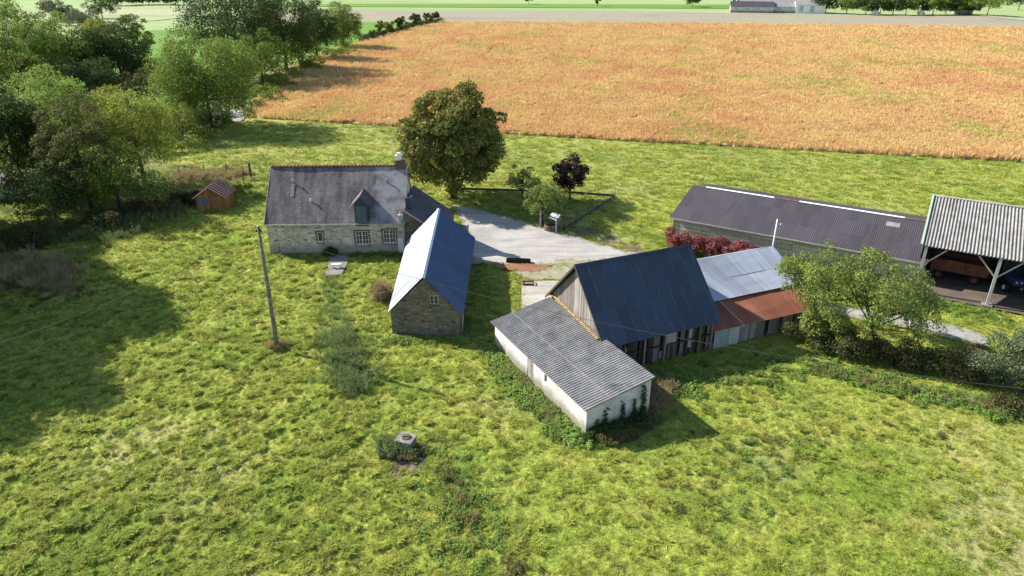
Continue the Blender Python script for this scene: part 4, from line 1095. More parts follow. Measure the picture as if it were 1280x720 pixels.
zr = 5.86
for nm, s in (('dormer_roof', -1), ('dormer_roof', 1)):
    e = .6+s*.98
    a = (e, -.34, zt-.12); b = (.6, -.34, zr); yb1 = (zt-.12-E_)/sl+.05; yb2 = (zr-E_)/sl+.05
    sheet(a, (e, yb1, zt-.12), (.6, yb2, zr), b, nm, M['slate'] if s < 0 else M['slate_dark'], Dm, thick=.06, seed=3+s)  # left slope gets the lighter slate: sun side put into the colour
mb = MB(); mb.beam((.6-1.0, -.36, zt-.13), (.6, -.36, zr-.01), .05, .12); mb.build('bargeboard', M['pale_post'], Dm)
mb = MB(); mb.beam((.6+1.0, -.36, zt-.13), (.6, -.36, zr-.01), .05, .12); mb.build('bargeboard', M['slate_wood'], Dm)
MB().box(.0, 1.2, -.16, -.02, 2.80, 2.90).build('dormer_sill', M['zinc'], Dm)
# chimneys
C1 = MB(); C1.box(L_-.95, L_-.02, RY_-.35, RY_+.35, RZ_-.6, RZ_+.5); C1.box(L_-1.0, L_+.03, RY_-.4, RY_+.4, RZ_+.5, RZ_+.6)
c1 = C1.build('chimney', M['brick'], H_)
mb = MB(); mb.box(L_-.85, L_-.35, RY_-.25, RY_+.25, RZ_+.6, RZ_+1.02); mb.box(L_-.92, L_-.28, RY_-.32, RY_+.32, RZ_+1.02, RZ_+1.1); mb.box(L_-.78, L_-.42, RY_-.18, RY_+.18, RZ_+1.1, RZ_+1.3)
mb.build('chimney_cowl', M['white_paint'], c1)
mb = MB(); mb.tube([(L_-1.15, RY_, RZ_), (L_-1.15, RY_, RZ_+2.6)], .025, 6); mb.tube([(L_-1.5, RY_, RZ_+2.3), (L_-.8, RY_, RZ_+2.3)], .015, 5); mb.tube([(L_-1.45, RY_-.2, RZ_+2.5), (L_-.85, RY_+.2, RZ_+2.5)], .015, 5)
mb.build('aerial', M['zinc'], H_)
mb = MB(); mb.box(L_+.14, L_+.72, 1.25, 1.85, 2.6, 5.15); mb.box(L_+.08, L_+.78, 1.19, 1.91, 5.15, 5.25)
c2 = mb.build('chimney', M['slate_wood'], H_)
mb = MB(); mb.tube([(L_+.43, 1.55, 5.25), (L_+.43, 1.55, 5.6)], [.13, .11], 10); mb.build('chimney_pot', M['black'], c2)
mb = MB(); mb.box(L_-.42, L_-.12, -.2, .15, 3.3, 3.9); mb.box(L_-.46, L_-.08, -.24, .19, 3.9, 3.97); c3 = mb.build('chimney', M['pale_post'], H_)
mb = MB(); mb.tube([(L_-.27, 0, 3.97), (L_-.27, 0, 4.25)], .07, 8); mb.tube([(L_-.27, 0, 4.2), (L_-.27, 0, 5.6)], .012, 5); mb.build('chimney_pot', M['zinc'], c3)
# pipe, meter cabinet
mb = MB(); mb.tube([(.98, -.06, 0), (.9, -.06, 2.6)], .035, 6); mb.build('downpipe', M['zinc'], H_)
mb = MB(); mb.tube([(L_+.03, -.09, 0), (L_+.03, -.09, 3.2)], .045, 6); mb.build('downpipe', M['pale_post'], H_)
mb = MB(); mb.box(L_-.65, L_-.08, -.16, .02, .0, 1.55); mb.box(L_-.62, L_-.38, -.175, -.16, .06, 1.49); mb.box(L_-.35, L_-.11, -.175, -.16, .06, 1.49); mb.build('wall_cabinet', M['white_paint'], H_)
mb = MB(); mb.tube([(.4, -.03, 2.85), (4, -.03, 2.75), (8, -.03, 2.78)], .012, 4); mb.build('wall_cable', M['cable'], H_)
# east lean-to of the house
def lz(x): return 4.46-.72*(x-L_)
x1 = L_+4.25
mb = MB(); wall(mb, (L_+.005, .02), (x1, .02), -.4, [(0, lz(L_)-.12), (x1-L_, lz(x1)-.12)]); wall(mb, (x1, .02), (x1, D_-.02), -.4, [(0, lz(x1)-.12), (D_, lz(x1)-.12)])
wall(mb, (x1, D_-.02), (L_+.005, D_-.02), -.4, [(0, lz(x1)-.12), (x1-L_, lz(L_)-.12)]); mb.build('lean_to_wall', M['barn_stone'], H_)
sheet((x1+.25, -.12, lz(x1+.25)), (x1+.25, D_+.15, lz(x1+.25)), (L_+.13, D_+.15, lz(L_+.13)), (L_+.13, -.12, lz(L_+.13)), 'lean_to_roof', M['slate_dark'], H_, thick=.09, sag=.03, seed=9)
MB().beam((L_+.13, -.15, lz(L_+.13)+.03), (x1+.25, -.15, lz(x1+.25)+.03), .08, .12).build('verge_board', M['pale_post'], H_)

# ------------------------------------------------------------------ stone barn with metal roof
B = empty('stone_barn', (-6.8, 55.3), 0, 'narrow stone barn with steep blue grey metal roof, its left slope shining white', 'barn')
def LB_(p): return (p[0]+6.8, p[1]-55.3)
nl, nr_, fr_, fl_ = LB_((-9.22, 47.78)), LB_((-3.98, 47.38)), LB_((-3.98, 63.3)), LB_((-9.78, 63.3))
gl = math.dist(nl, nr_)
mb = MB(); wall(mb, nl, nr_, -.5, [(0, 2.0), (gl*.5, 4.72), (gl, 2.25)], [(3.0, 3.72, 2.62, 3.42)], .2)
wall(mb, nr_, fr_, -.5, [(0, 2.2), (16, 2.2)]); wall(mb, fr_, fl_, -.5, [(0, 2.2), (2.9, 4.72), (5.8, 2.0)]); wall(mb, fl_, nl, -.5, [(0, 1.95), (16, 1.95)])
mb.build('wall', M['barn_stone'], B)
ap0 = np.array(((nl[0]+nr_[0])/2, nl[1]-.42, 4.95)); ap1 = np.array(((fl_[0]+fr_[0])/2-.05, fl_[1]+.15, 4.95))
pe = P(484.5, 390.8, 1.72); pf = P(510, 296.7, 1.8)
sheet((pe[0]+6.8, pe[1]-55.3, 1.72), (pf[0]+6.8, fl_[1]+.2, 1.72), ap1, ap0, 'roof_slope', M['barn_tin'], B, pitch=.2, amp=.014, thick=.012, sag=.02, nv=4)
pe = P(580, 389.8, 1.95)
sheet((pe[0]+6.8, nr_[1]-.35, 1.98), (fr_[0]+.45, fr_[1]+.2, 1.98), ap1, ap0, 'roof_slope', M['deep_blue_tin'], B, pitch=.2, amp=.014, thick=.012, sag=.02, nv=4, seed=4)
mb = MB()
for s in (-1, 1): mb.poly(tuple(ap0+(0, -.02, .05)), tuple(ap1+(0, .02, .05)), tuple(ap1+(s*.17, .02, -.09)), tuple(ap0+(s*.17, -.02, -.09)))
mb.build('ridge_cap', M['ridge_metal'], B)
d = np.array(nr_)-np.array(nl); an = math.atan2(d[1], d[0])
WN = empty('window', (nl[0], nl[1], 0), an); WN.parent = B
f = window(WN, 3.02, 3.70, .08, 2.64, 3.40, 2, 2, fm=M['pale_post'], name='frame')
MB().box(2.93, 3.78, -.05, .1, 2.52, 2.615).build('sill', M['brick'], WN)
mb = MB(); mb.tube([(fr_[0]+.3, -7.6, 2.0), (fr_[0]+.12, -7.6, 0)], .04, 6); mb.build('downpipe', M['pale_post'], B)

# ------------------------------------------------------------------ white shed with corrugated roof
S = empty('white_shed', (4.45, 34.95), R(117.5), 'low white shed with grey corrugated roof built against the dark barn', 'shed')
# local x along the long front wall (going away), local y to the left of travel is outside
sl_ = 12.35; sw = 4.7
# long wall on +y side, end wall at x=0
mb = MB()
wall(mb, (sl_, 0), (0, 0), -.6, [(0, 1.98), (sl_, 1.98)], [(5.0, 5.85, .05, 1.80), (7.3, 7.62, 1.05, 1.62)], .18)
wall(mb, (0, 0), (0, -sw), -.6, [(0, 1.96), (sw, 2.76)]); wall(mb, (0, -sw), (5.2, -sw), -.6, [(0, 2.74), (5.2, 2.74)]); wall(mb, (sl_, -sw), (sl_, 0), -.6, [(0, 2.76), (sw, 1.96)])
mb.build('wall', M['whitewash'], S)
sheet((sl_+.25, .28, 2.0), (-.22, .28, 2.0), (-.22, -sw-.12, 2.90), (sl_+.25, -sw-.12, 2.90), 'roof', M['fibre'], S, pitch=.22, amp=.034, thick=.015, sag=.03, nv=12, seed=6)
mb = MB(); mb.box(sl_-5.85, sl_-5.0, -.12, -.06, .05, 1.8); mb.box(sl_-5.80, sl_-5.45, -.06, -.03, .1, 1.75); mb.box(sl_-5.40, sl_-5.05, -.06, -.03, .1, 1.75); mb.build('door', M['grey_boards'], S)
MB().box(sl_-7.62, sl_-7.3, -.14, -.1, 1.05, 1.62).build('window', M['glass'], S)
mb = MB(); mb.beam((-.12, .2, 1.93), (-.12, -sw-.05, 2.76), .04, .08); mb.build('verge_board', M['grey_boards'], S)
def lap(parent, a, b, m, t=.03, w=.12, name='sheet_lap'):
    mb = MB(); mb.beam(a, b, w, t); mb.build(name, m, parent)
rk = (2.90-2.0)/(sw+.4)
mb = MB()
yq = -1.55; mb.beam((sl_+.2, yq, 2.0+(.28-yq)*rk+.045), (-.2, yq, 2.0+(.28-yq)*rk+.045), .05, .02); mb.build('sheet_lap', M['fibre'], S)
# climbers on the shaded end wall
def climber(u, h, seed, label):
    a = R(117.5); x = 4.45-math.sin(a)*0-0; 
    px_ = 4.45+math.sin(a)*u-.14*math.cos(a); py_ = 34.95-math.cos(a)*u-.14*math.sin(a)
    r3 = random.Random(seed); cl = [((r3.gauss(0, .05), r3.gauss(0, .04), z), r3.uniform(.12, .24)*(1.15-z/h*.6)) for z in np.arange(.1, h, .16)]
    bush('climbing_plant', label, 'climbing plant', cl, int(500*h), .09, 'leaf_dark', seed, 'climbing plants on the shed end wall', loc=(px_, py_, 0))
climber(.75, 1.0, 201, 'shortest dark climber on the shed end wall, next to its lit corner')
climber(1.35, 1.6, 202, 'slim pointed climber, second from the lit corner of the shed end wall')
climber(2.6, 1.75, 203, 'thick dark climber in the middle of the shed end wall')
climber(3.45, 1.55, 204, 'thin short climber right of the thickest one on the shed end wall')
climber(4.15, 2.5, 205, 'tallest climber reaching the roof at the right of the shed end wall')
cl = [((t_, t_*.52+rr.uniform(-.35, .05), rr.uniform(.05, .4)*(1.3-abs(t_-1.2)*.25)), rr.uniform(.18, .36)) for t_ in np.linspace(-.4, 3.6, 34)]
bush('ivy_mound', 'dark ivy mound at the foot of the white shed end wall', 'bush', cl, 6500, .09, 'leaf_dark', 206, loc=(4.75, 34.85, 0))

# ------------------------------------------------------------------ timber barn with steep blue roof
T0 = (6.33, 41.65); ta = R(23.6)
K = empty('timber_barn', T0, ta, 'steep blue metal roofed barn of grey timber boards behind the white shed', 'barn')
tl, tw, te, tr = 9.2, 8.2, 2.75, 6.75
gt = [(0, te), (tw/2, tr-.15), (tw, te)]
mb = MB(); board_wall(mb, (0, tw), (0, 0), -.3, gt, .19, .010, .03, 0, .0, random.Random(1)); mb.build('gable_boards', M['grey_boards'], K)
mb = MB(); board_wall(mb, (tl, 0), (tl, tw), -.3, gt, .2, .012, .03, 0, 0, random.Random(2)); board_wall(mb, (tl, tw), (0, tw), -.3, [(0, te), (tl, te)], .2, .012, .03, 0, 0, random.Random(3)); mb.build('rear_boards', M['dark_boards'], K)
mb = MB(); board_wall(mb, (0, .25), (tl, .25), -.2, [(0, te-.3), (2.6, te-.3), (2.61, te-.3), (tl, te-.3)], .17, .02, .03, .16, .35, random.Random(4)); mb.build('front_boards', M['dark_boards'], K)
for bx in ((.1, 2.2, .30, .36, .1, 1.7), (5.0, 6.0, .18, .2, 1.15, te-.35), (7.0, 7.35, .16, .2, .6, 2.2), (4.6, 5.6, .3, .34, .1, .75)):
    mb = MB(); mb.box(*bx); mb.build('patch_panel', M['pale_boards'], K)
mb = MB()
for x in (.05, 1.6, 3.3, 5.0, 6.9, 8.0, 9.1): mb.beam((x, .12, -.3), (x, .12, te-.1), .15)
mb.beam((0, .1, te-.18), (tl, .1, te-.18), .14); mb.beam((0, .1, 1.3), (tl, .1, 1.3), .09); mb.build('post_frame', M['dark_boards'], K)
MB().box(.1, tl-.1, 1.6, 1.65, -.3, te).build('dark_backing', M['black'], K)  # black sheet inside, shade of the barn interior put into its colour
th = (tr-te)/(tw/2); ov = .38
sheet((-.32, -ov, te-ov*th+.1), (tl+.3, -ov, te-ov*th+.1), (tl+.3, tw/2, tr+.1), (-.32, tw/2, tr+.1), 'roof_slope', M['blue_tin'], K, pitch=.25, amp=.014, thick=.012, sag=.04, nv=6, seed=11)
sheet((tl+.3, tw+ov, te-ov*th+.1), (-.32, tw+ov, te-ov*th+.1), (-.32, tw/2, tr+.095), (tl+.3, tw/2, tr+.095), 'roof_slope', M['blue_tin'], K, pitch=.25, amp=.014, thick=.012, sag=.04, nv=6, seed=12)
mb = MB()
for s in (-1, 1): mb.poly((-.34, tw/2, tr+.16), (tl+.32, tw/2, tr+.16), (tl+.32, tw/2+s*.16, tr+.01), (-.34, tw/2+s*.16, tr+.01))
mb.build('ridge_cap', M['blue_tin'], K)
mb = MB(); mb.beam((-.34, -ov, te-ov*th+.04), (-.34, tw/2, tr+.04), .04, .12); mb.build('verge_board', M['dark_boards'], K); mb = MB(); mb.beam((-.34, tw+ov, te-ov*th+.04), (-.34, tw/2, tr+.04), .05, .14); mb.build('verge_board', M['dark_boards'], K)
# lichen covered flashing along the shed junction
mb = MB(); mb.beam((-.12, tw+.05, 2.93), (-.44, .3, 2.94), .18, .05); mb.build('flashing', M['lichen'], K)

# ------------------------------------------------------------------ low shed with silver and rusty roof
Q0 = (14.75, 45.55); qa = R(23.0)
W_ = empty('cart_shed', Q0, qa, 'low shed with silver upper roof and rusty red lower roof beside the timber barn', 'shed')
ql = 10.3
mb = MB(); board_wall(mb, (.2, 0), (2.55, 0), -.2, [(0, 1.6), (2.4, 1.6)], .62, .006, .02, 0, 0, random.Random(5)); mb.build('pale_cladding', M['pale_boards'], W_)
mb = MB(); board_wall(mb, (2.6, 0), (ql, 0), -.2, [(0, 1.6), (ql-2.6, 1.6)], .18, .02, .025, .06, .25, random.Random(6)); board_wall(mb, (ql, 0), (ql, 6.2), -.2, [(0, 1.6), (2.1, 2.5), (6.2, 4.0)], .2, .012, .025, 0, 0, random.Random(7)); mb.build('board_wall', M['grey_boards'], W_)
mb = MB(); mb.box(2.56, ql-.05, .4, .45, -.2, 1.5); mb.box(0, ql, 6.1, 6.2, -.2, 3.9); mb.build('dark_backing', M['dark_boards'], W_)
sheet((-.35, -.3, 1.58), (ql+.2, -.3, 1.58), (ql+.2, 2.18, 2.58), (-.35, 2.18, 2.58), 'lower_roof', M['rust_tin'], W_, pitch=.08, amp=.006, thick=.012, sag=.05, nv=6, seed=13)
# the silver roof curves gently: three strips
r0_ = sheet((-.9, 2.10, 2.66), (ql+.1, 2.10, 2.66), (ql+.1, 4.0, 3.42), (-1.8, 4.0, 3.42), 'upper_roof', M['pale_tin'], W_, pitch=.08, amp=.006, thick=.012, sag=.05, nv=5, seed=14)
sheet((-1.8, 4.0, 3.42), (ql+.1, 4.0, 3.42), (ql+.05, 6.05, 4.42), (-2.6, 6.05, 4.42), 'upper_roof', M['pale_tin'], W_, pitch=.08, amp=.006, thick=.012, sag=.04, nv=5, seed=14)
sheet((ql+.05, 9.3, 2.8), (-2.6, 9.3, 2.8), (-2.6, 6.05, 4.41), (ql+.05, 6.05, 4.41), 'rear_roof', M['pale_tin'], W_, pitch=.08, amp=.006, thick=.012, nv=4, seed=15)
mb = MB(); mb.beam((2.55, -.3, 1.62), (2.0, 2.15, 2.63), .05, .05); mb.beam((1.9, -.35, 1.58), (2.6, -.35, 1.6), .05, .06); mb.build('joint_strip', M['pale_post'], W_)

# ------------------------------------------------------------------ long low barn
A0 = (16.75, 69.4); aa = R(-31.6)
A = empty('long_barn', A0, aa, 'long low barn with dark grey roof, white ridge strips and slatted wooden wall', 'barn')
al = 23.2; aw = 13.2; ae, ar = 2.2, 3.75
mb = MB(); mb.box(.1, al, .25, .3, -.2, ae-.1); mb.box(.1, al, aw-.2, aw-.1, -.2, ae-.1); mb.build('dark_backing', M['dark_boards'], A)  # first box: dark sheet for the shade between slats; second: rear wall
mb = MB(); board_wall(mb, (0, .1), (al, .1), -.1, [(0, ae-.12), (al, ae-.12)], .19, .032, .03, horizontal=True, rnd=random.Random(8)); mb.build('slatted_wall', M['slat_boards'], A)
mb = MB(); board_wall(mb, (0, aw), (0, 0), -.2, [(0, ae-.05), (aw/2, ar-.1), (aw, ae-.05)], .25, .01, .03, rnd=random.Random(9)); mb.build('gable_boards', M['slat_boards'], A); mb = MB(); board_wall(mb, (al, 0), (al, aw), -.2, [(0, ae-.05), (aw/2, ar-.1), (aw, ae-.05)], .25, .01, .03, rnd=random.Random(10)); mb.build('gable_boards', M['slat_boards'], A)
s_ = (ar-ae)/(aw/2)
rA = sheet((-.3, -.45, ae-.45*s_), (al+.1, -.45, ae-.45*s_), (al+.1, aw/2, ar), (-.3, aw/2, ar), 'roof_slope', M['dark_sheet'], A, pitch=.18, amp=.007, thick=.015, sag=.03, nv=5, seed=21)
sheet((al+6, aw+.35, ae-.35*s_), (-.3, aw+.35, ae-.35*s_), (-.3, aw/2, ar-.005), (al+6, aw/2, ar-.005), 'roof_slope', M['dark_sheet'], A, pitch=.18, amp=.007, thick=.015, nv=5, seed=22)
for (a_, b_) in ((1.2, 8.4), (10.9, 20.6)):
    mb = MB()
    for s in (-1, 1): mb.poly((a_, aw/2, ar+.09), (b_, aw/2, ar+.09), (b_, aw/2+s*.17, ar+.02), (a_, aw/2+s*.17, ar+.02))
    mb.build('ridge_strip', M['white_paint'], A)
for (a_, b_) in ((-.3, 1.15), (8.45, 10.85), (20.65, al)):
    mb = MB()
    for s in (-1, 1): mb.poly((a_, aw/2, ar+.08), (b_, aw/2, ar+.08), (b_, aw/2+s*.15, ar+.015), (a_, aw/2+s*.15, ar+.015))
    mb.build('ridge_strip', M['ridge_tile'], A)
y0_ = 4.6; mb = MB(); mb.poly((19.2, y0_, ae+y0_*s_+.045), (20.4, y0_, ae+y0_*s_+.045), (20.4, y0_+.8, ae+(y0_+.8)*s_+.045), (19.2, y0_+.8, ae+(y0_+.8)*s_+.045)); mb.build('skylight', M['fibre'], A)
mb = MB(); mb.beam((-.3, -.5, ae-.16), (al, -.5, ae-.16), .06, .10); mb.build('gutter', M['pale_post'], A)

# ------------------------------------------------------------------ open hangar
O = empty('open_hangar', tuple(OS0), R(-31.3), 'open sided hangar with pale corrugated roof on concrete posts at the right', 'hangar')
ol, ow, oe, orz = 23, 9.0, 4.35, 6.45
sheet((-.1, 0, oe), (ol, 0, oe), (ol, ow-.7, orz), (-.1, ow-.7, orz), 'roof_slope', M['fibre_pale'], O, pitch=.26, amp=.055, thick=.02, sag=.03, nv=8, seed=31)
sheet((ol, 2*ow-1.4, oe), (-.1, 2*ow-1.4, oe), (-.1, ow-.7, orz), (ol, ow-.7, orz), 'roof_slope', M['fibre_pale'], O, pitch=.26, amp=.05, thick=.02, nv=8, seed=32)
mb = MB(); mb.beam((-.16, -.02, oe+.05), (-.16, ow-.7, orz+.08), .16, .14); mb.build('verge_board', M['green_trim'], O)
mb = MB(); mb.tube([(-.1, ow-.7, orz+.06), (ol, ow-.7, orz+.06)], .09, 8); mb.build('ridge_cap', M['fibre_pale'], O)
pu = np.dot(np.array(G(1233, 386))-OS0, osx)
for k in range(4):
    for yy in (.18, 2*ow-1.7):
        x = .25+(pu-.25)*k
        if yy > 1 and k > 3: continue
        pm = MB(); pm.beam((x, yy, -.1), (x, yy, oe-.05), .22, .26, (0, 1, 0)); po = pm.build('post', M['pale_post'], O)
        if yy < 1: MB().box(x-.38, x+.38, yy-.34, yy+.34, -.1, .16).build('post_base', M['concrete'], po)
        mb = MB()
        if k < 4: mb.beam((x+.05, yy, oe-1.75), (x+1.55, yy, oe-.12), .10)
        if k > 0: mb.beam((x-.05, yy, oe-1.75), (x-1.55, yy, oe-.12), .10)
        mb.build('brace', M['pale_post'], O)
mb = MB()
for k in range(4):
    x = .25+(pu-.25)*k; mb.beam((x, .1, oe-.15), (x, ow-.7, orz-.15), .12, .2); mb.beam((x, 2*ow-1.5, oe-.15), (x, ow-.7, orz-.15), .12, .2)
for yy in (.15, 2.5, 5, 7.5, 9.5, 12): 
    zz = oe-.08+min(yy, 2*ow-1.4-yy)*(orz-oe)/(ow-.7); mb.beam((0, yy, zz-.06), (ol, yy, zz-.06), .08, .1)
mb.build('roof_frame', M['dark_boards'], O)
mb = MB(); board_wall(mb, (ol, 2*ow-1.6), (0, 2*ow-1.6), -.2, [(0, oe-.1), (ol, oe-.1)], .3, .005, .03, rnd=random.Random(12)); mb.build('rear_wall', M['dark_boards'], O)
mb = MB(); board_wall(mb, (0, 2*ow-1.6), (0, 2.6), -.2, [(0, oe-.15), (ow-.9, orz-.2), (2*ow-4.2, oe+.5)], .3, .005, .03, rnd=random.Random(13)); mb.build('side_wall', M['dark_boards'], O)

# things under the hangar
def ow_(x, y): q = OS0+osx*x+osn*y; return (q[0], q[1], .04)
def wheel(parent, x, y, r, w, name='wheel', hub=M['orange_paint']):
    mb = MB(); mb.tube([(x-w/2, y, r), (x-w/2*.7, y, r), (x+w/2*.7, y, r), (x+w/2, y, r)], [r*.86, r, r, r*.86], 20)
    o = mb.build(name, M['black'], parent)
    mb = MB(); mb.tube([(x-w/2-.03, y, r), (x+w/2+.03, y, r)], [r*.48, r*.48], 14); mb.build('hub', hub, o); return o
tx = ow_(3.2, 5.4)
Tr = empty('farm_trailer', tx, R(-31.3), 'rust red farm trailer parked under the left bay of the hangar', 'trailer')
mb = MB(); mb.box(-2.2, 2.2, -1.1, -1.04, .95, 1.9); mb.box(-2.2, 2.2, 1.04, 1.1, .95, 1.9); mb.box(-2.2, -2.14, -1.04, 1.04, .95, 1.9); mb.box(2.14, 2.2, -1.04, 1.04, .95, 1.9); mb.box(-2.2, 2.2, -1.1, 1.1, .85, .947)
for x in (-1.4, -.5, .5, 1.4): mb.box(x-.04, x+.04, -1.16, -1.1, .85, 1.9)
mb.build('load_body', M['rust_paint'], Tr)
mb = MB(); mb.beam((-2.2, -.4, .75), (2.2, -.4, .75), .12, .16); mb.beam((-2.2, .4, .75), (2.2, .4, .75), .12, .16); mb.beam((2.2, -.4, .72), (3.4, 0, .5), .1); mb.beam((2.2, .4, .72), (3.4, 0, .5), .1); mb.build('chassis', M['black'], Tr)
def wheelY(parent, x, y, r, w, hub):
    mb = MB(); mb.tube([(x, y-w/2, r), (x, y-w/2*.7, r), (x, y+w/2*.7, r), (x, y+w/2, r)], [r*.86, r, r, r*.86], 20)
    o = mb.build('wheel', M['black'], parent); mb = MB(); mb.tube([(x, y-w/2-.03, r), (x, y+w/2+.03, r)], r*.5, 14); mb.build('hub', hub, o)
for x in (-1.5, 1.3):
    for y in (-.95, .95): wheelY(Tr, x, y, .42, .26, M['rust_paint'])
tx = ow_(6.9, 6.0)
Tc = empty('tractor', tx, R(-100), 'dark blue tractor parked in the shade behind the hangar post', 'tractor')
mb = MB(); mb.box(.2, 2.1, -.36, .36, .75, 1.35); mb.box(2.1, 2.2, -.33, .33, .78, 1.28); mb.beam((.3, 0, 1.38), (2.0, 0, 1.33), .5, .08); mb.build('bonnet', M['blue_paint'], Tc)
mb = MB(); mb.box(-1.2, 1.9, -.22, .22, .5, .747); mb.beam((1.75, -.7, .55), (1.75, .7, .55), .12); mb.build('chassis', M['black'], Tc)
mb = MB()
for x, y in ((-.95, -.6), (-.95, .6), (.25, -.55), (.25, .55)): mb.beam((x, y, 1.0), (x*.95, y*.95, 2.4), .07)
mb.box(-1.05, .4, -.7, .7, 2.4, 2.5); c_ = mb.build('cab', M['blue_paint'], Tc)
mb = MB(); mb.box(-.9, .2, -.57, -.55, 1.3, 2.38); mb.box(-.9, .2, .55, .57, 1.3, 2.38); mb.box(.22, .24, -.5, .5, 1.35, 2.38); mb.build('pane', M['glass'], c_)
mb = MB(); mb.box(-1.35, .0, -1.0, -.62, 1.42, 1.5); mb.box(-1.35, .0, .62, 1.0, 1.42, 1.5); mb.box(-1.42, -1.35, -1.0, -.62, .9, 1.5); mb.box(-1.42, -1.35, .62, 1.0, .9, 1.5); mb.build('mudguard', M['blue_paint'], Tc)
for y in (-.82, .82): wheelY(Tc, -.65, y, .72, .38, M['white_paint']); wheelY(Tc, 1.7, y*.88, .42, .26, M['white_paint'])
mb = MB(); mb.tube([(1.2, .2, 1.35), (1.2, .2, 2.1)], .035, 6); mb.build('exhaust_pipe', M['black'], Tc)
for y in (-.2, .2):
    mb = MB(); mb.tube([(2.2, y, 1.1), (2.24, y, 1.1)], .09, 10); mb.build('headlight', M['white_paint'], Tc)
tx = ow_(9.6, 3.4)
Mc = empty('baler', tx, R(-31.3), 'orange red farm machine under the right bay of the hangar', 'farm machine')
mb = MB(); mb.box(-1.0, 1.4, -.8, .8, .5, 1.3); mb.poly((-1.0, -.8, 1.3), (1.4, -.8, 1.3), (1.0, -.5, 1.75), (-.6, -.5, 1.75)); mb.poly((-.6, -.5, 1.75), (1.0, -.5, 1.75), (1.0, .8, 1.75), (-.6, .8, 1.75)); mb.poly((-1, -.8, 1.3), (-.6, -.5, 1.75), (-.6, .8, 1.75), (-1, .8, 1.3))
mb.build('machine_body', M['orange_paint'], Mc)
mb = MB(); mb.beam((-1.0, 0, .5), (-2.2, 0, .45), .12); mb.build('drawbar', M['black'], Mc)
for y in (-.95, .95): wheelY(Mc, .3, y, .4, .22, M['white_paint'])

# ------------------------------------------------------------------ wooden cabin
x, y = G(284, 263)
Cb = empty('wooden_cabin', (x, y), R(3), 'small honey wood cabin with red ribbed roof and blue window', 'cabin')
cw, cdp, ce, cr = 3.35, 3.3, 1.65, 2.75
for nm, mm, a_, b_, pf_ in (('front_wall', 'shed_wood', (-cw, 0), (0, 0), [(0, ce), (cw/2, cr), (cw, ce)]), ('side_wall', 'shed_wood', (0, 0), (0, cdp), [(0, ce), (cdp, ce)]), ('rear_wall', 'shed_wood', (0, cdp), (-cw, cdp), [(0, ce), (cw/2, cr), (cw, ce)]), ('side_wall', 'shed_wood', (-cw, cdp), (-cw, 0), [(0, ce), (cdp, ce)])):
    mb = MB(); board_wall(mb, a_, b_, -.05, pf_, .22, .008, .04, rnd=random.Random(3)); mb.build(nm, M[mm], Cb)
for s in (-1, 1):
    e = -cw/2+s*(cw/2+.25); zz = ce-.17
    sheet((e, -.3, zz), (e, cdp+.2, zz), (-cw/2, cdp+.2, cr+.05+(s > 0)*.004), (-cw/2, -.3, cr+.05+(s > 0)*.004), 'roof_slope', M['red_roof'], Cb, thick=.05)
mb = MB()
for i in range(6):
    yy = -.25+i*.66
    for s in (-1, 1): mb.beam((-cw/2+s*(cw/2+.25), yy, ce-.12), (-cw/2, yy, cr+.10), .07, .05)
mb.build('roof_batten', M['pale_post'], Cb)
wn_ = window(Cb, -cw+.2, -cw+1.4, -.04, .75, 1.58, 2, 1, fm=M['shed_wood'], gm=M['blue_glass'])
mb = MB(); mb.box(-1.65, -.75, -.05, -.005, .05, 1.62); mb.box(-1.74, -1.66, -.07, -.005, .05, 1.70); mb.box(-.74, -.66, -.07, -.005, .05, 1.70); mb.build('door', M['shed_wood'], Cb)

# half hidden grey shed at the far left
x, y = G(15, 250)
Gs = empty('grey_shed', (x, y), R(8), 'grey walled shed half hidden by dark trees at the left edge', 'shed')
mb = MB(); board_wall(mb, (-3, 0), (6, 0), -.1, [(0, 2.0), (9, 2.5)], 1.0, .01, .04, rnd=random.Random(4)); board_wall(mb, (6, 0), (6, 4), -.1, [(0, 2.5), (4, 2.9)], 1.0, .01, .04, rnd=random.Random(5)); mb.build('wall', M['pale_boards'], Gs)
sheet((-3.2, -.25, 2.0), (6.2, -.25, 2.5), (6.2, 4.2, 3.0), (-3.2, 4.2, 2.5), 'roof', M['fibre'], Gs, pitch=.2, amp=.02, thick=.02)

# ------------------------------------------------------------------ pole, cables, lamp post
px_, py_ = G(347, 436)
U = empty('utility_pole', (px_, py_), 0, 'weathered wooden utility pole standing alone in the grass', 'utility pole')
pt_ = P(322.5, 283, 9.5); lx, ly = 0, 0
mb = MB(); mb.tube([(0, 0, -.3), (0, 0, 3), (.02, 0, 6.5), (0, 0, 9.6)], [.17, .155, .13, .105], 12); mb.build('shaft', M['pole_wood'], U)
mb = MB(); mb.tube([(0, 0, 9.6), (0, 0, 9.68)], [.115, .03], 12); mb.build('pole_cap', M['zinc'], U)
mb = MB(); mb.beam((-.16, 0, 9.25), (.16, 0, 9.25), .05); mb.tube([(-.16, 0, 9.2), (-.16, 0, 9.4)], .04, 8); mb.tube([(.16, 0, 9.2), (.16, 0, 9.4)], .04, 8); mb.build('insulator', M['black'], U)
mb = MB(); r5 = random.Random(4)
for i in range(34):
    z = .6+i*.25; a_ = r5.random()*6.28; mb.tube([(.15*math.cos(a_), .15*math.sin(a_), z), (.2*math.cos(a_), .2*math.sin(a_), z+.03)], .018, 5)
mb.build('climbing_peg', M['post_wood'], U)
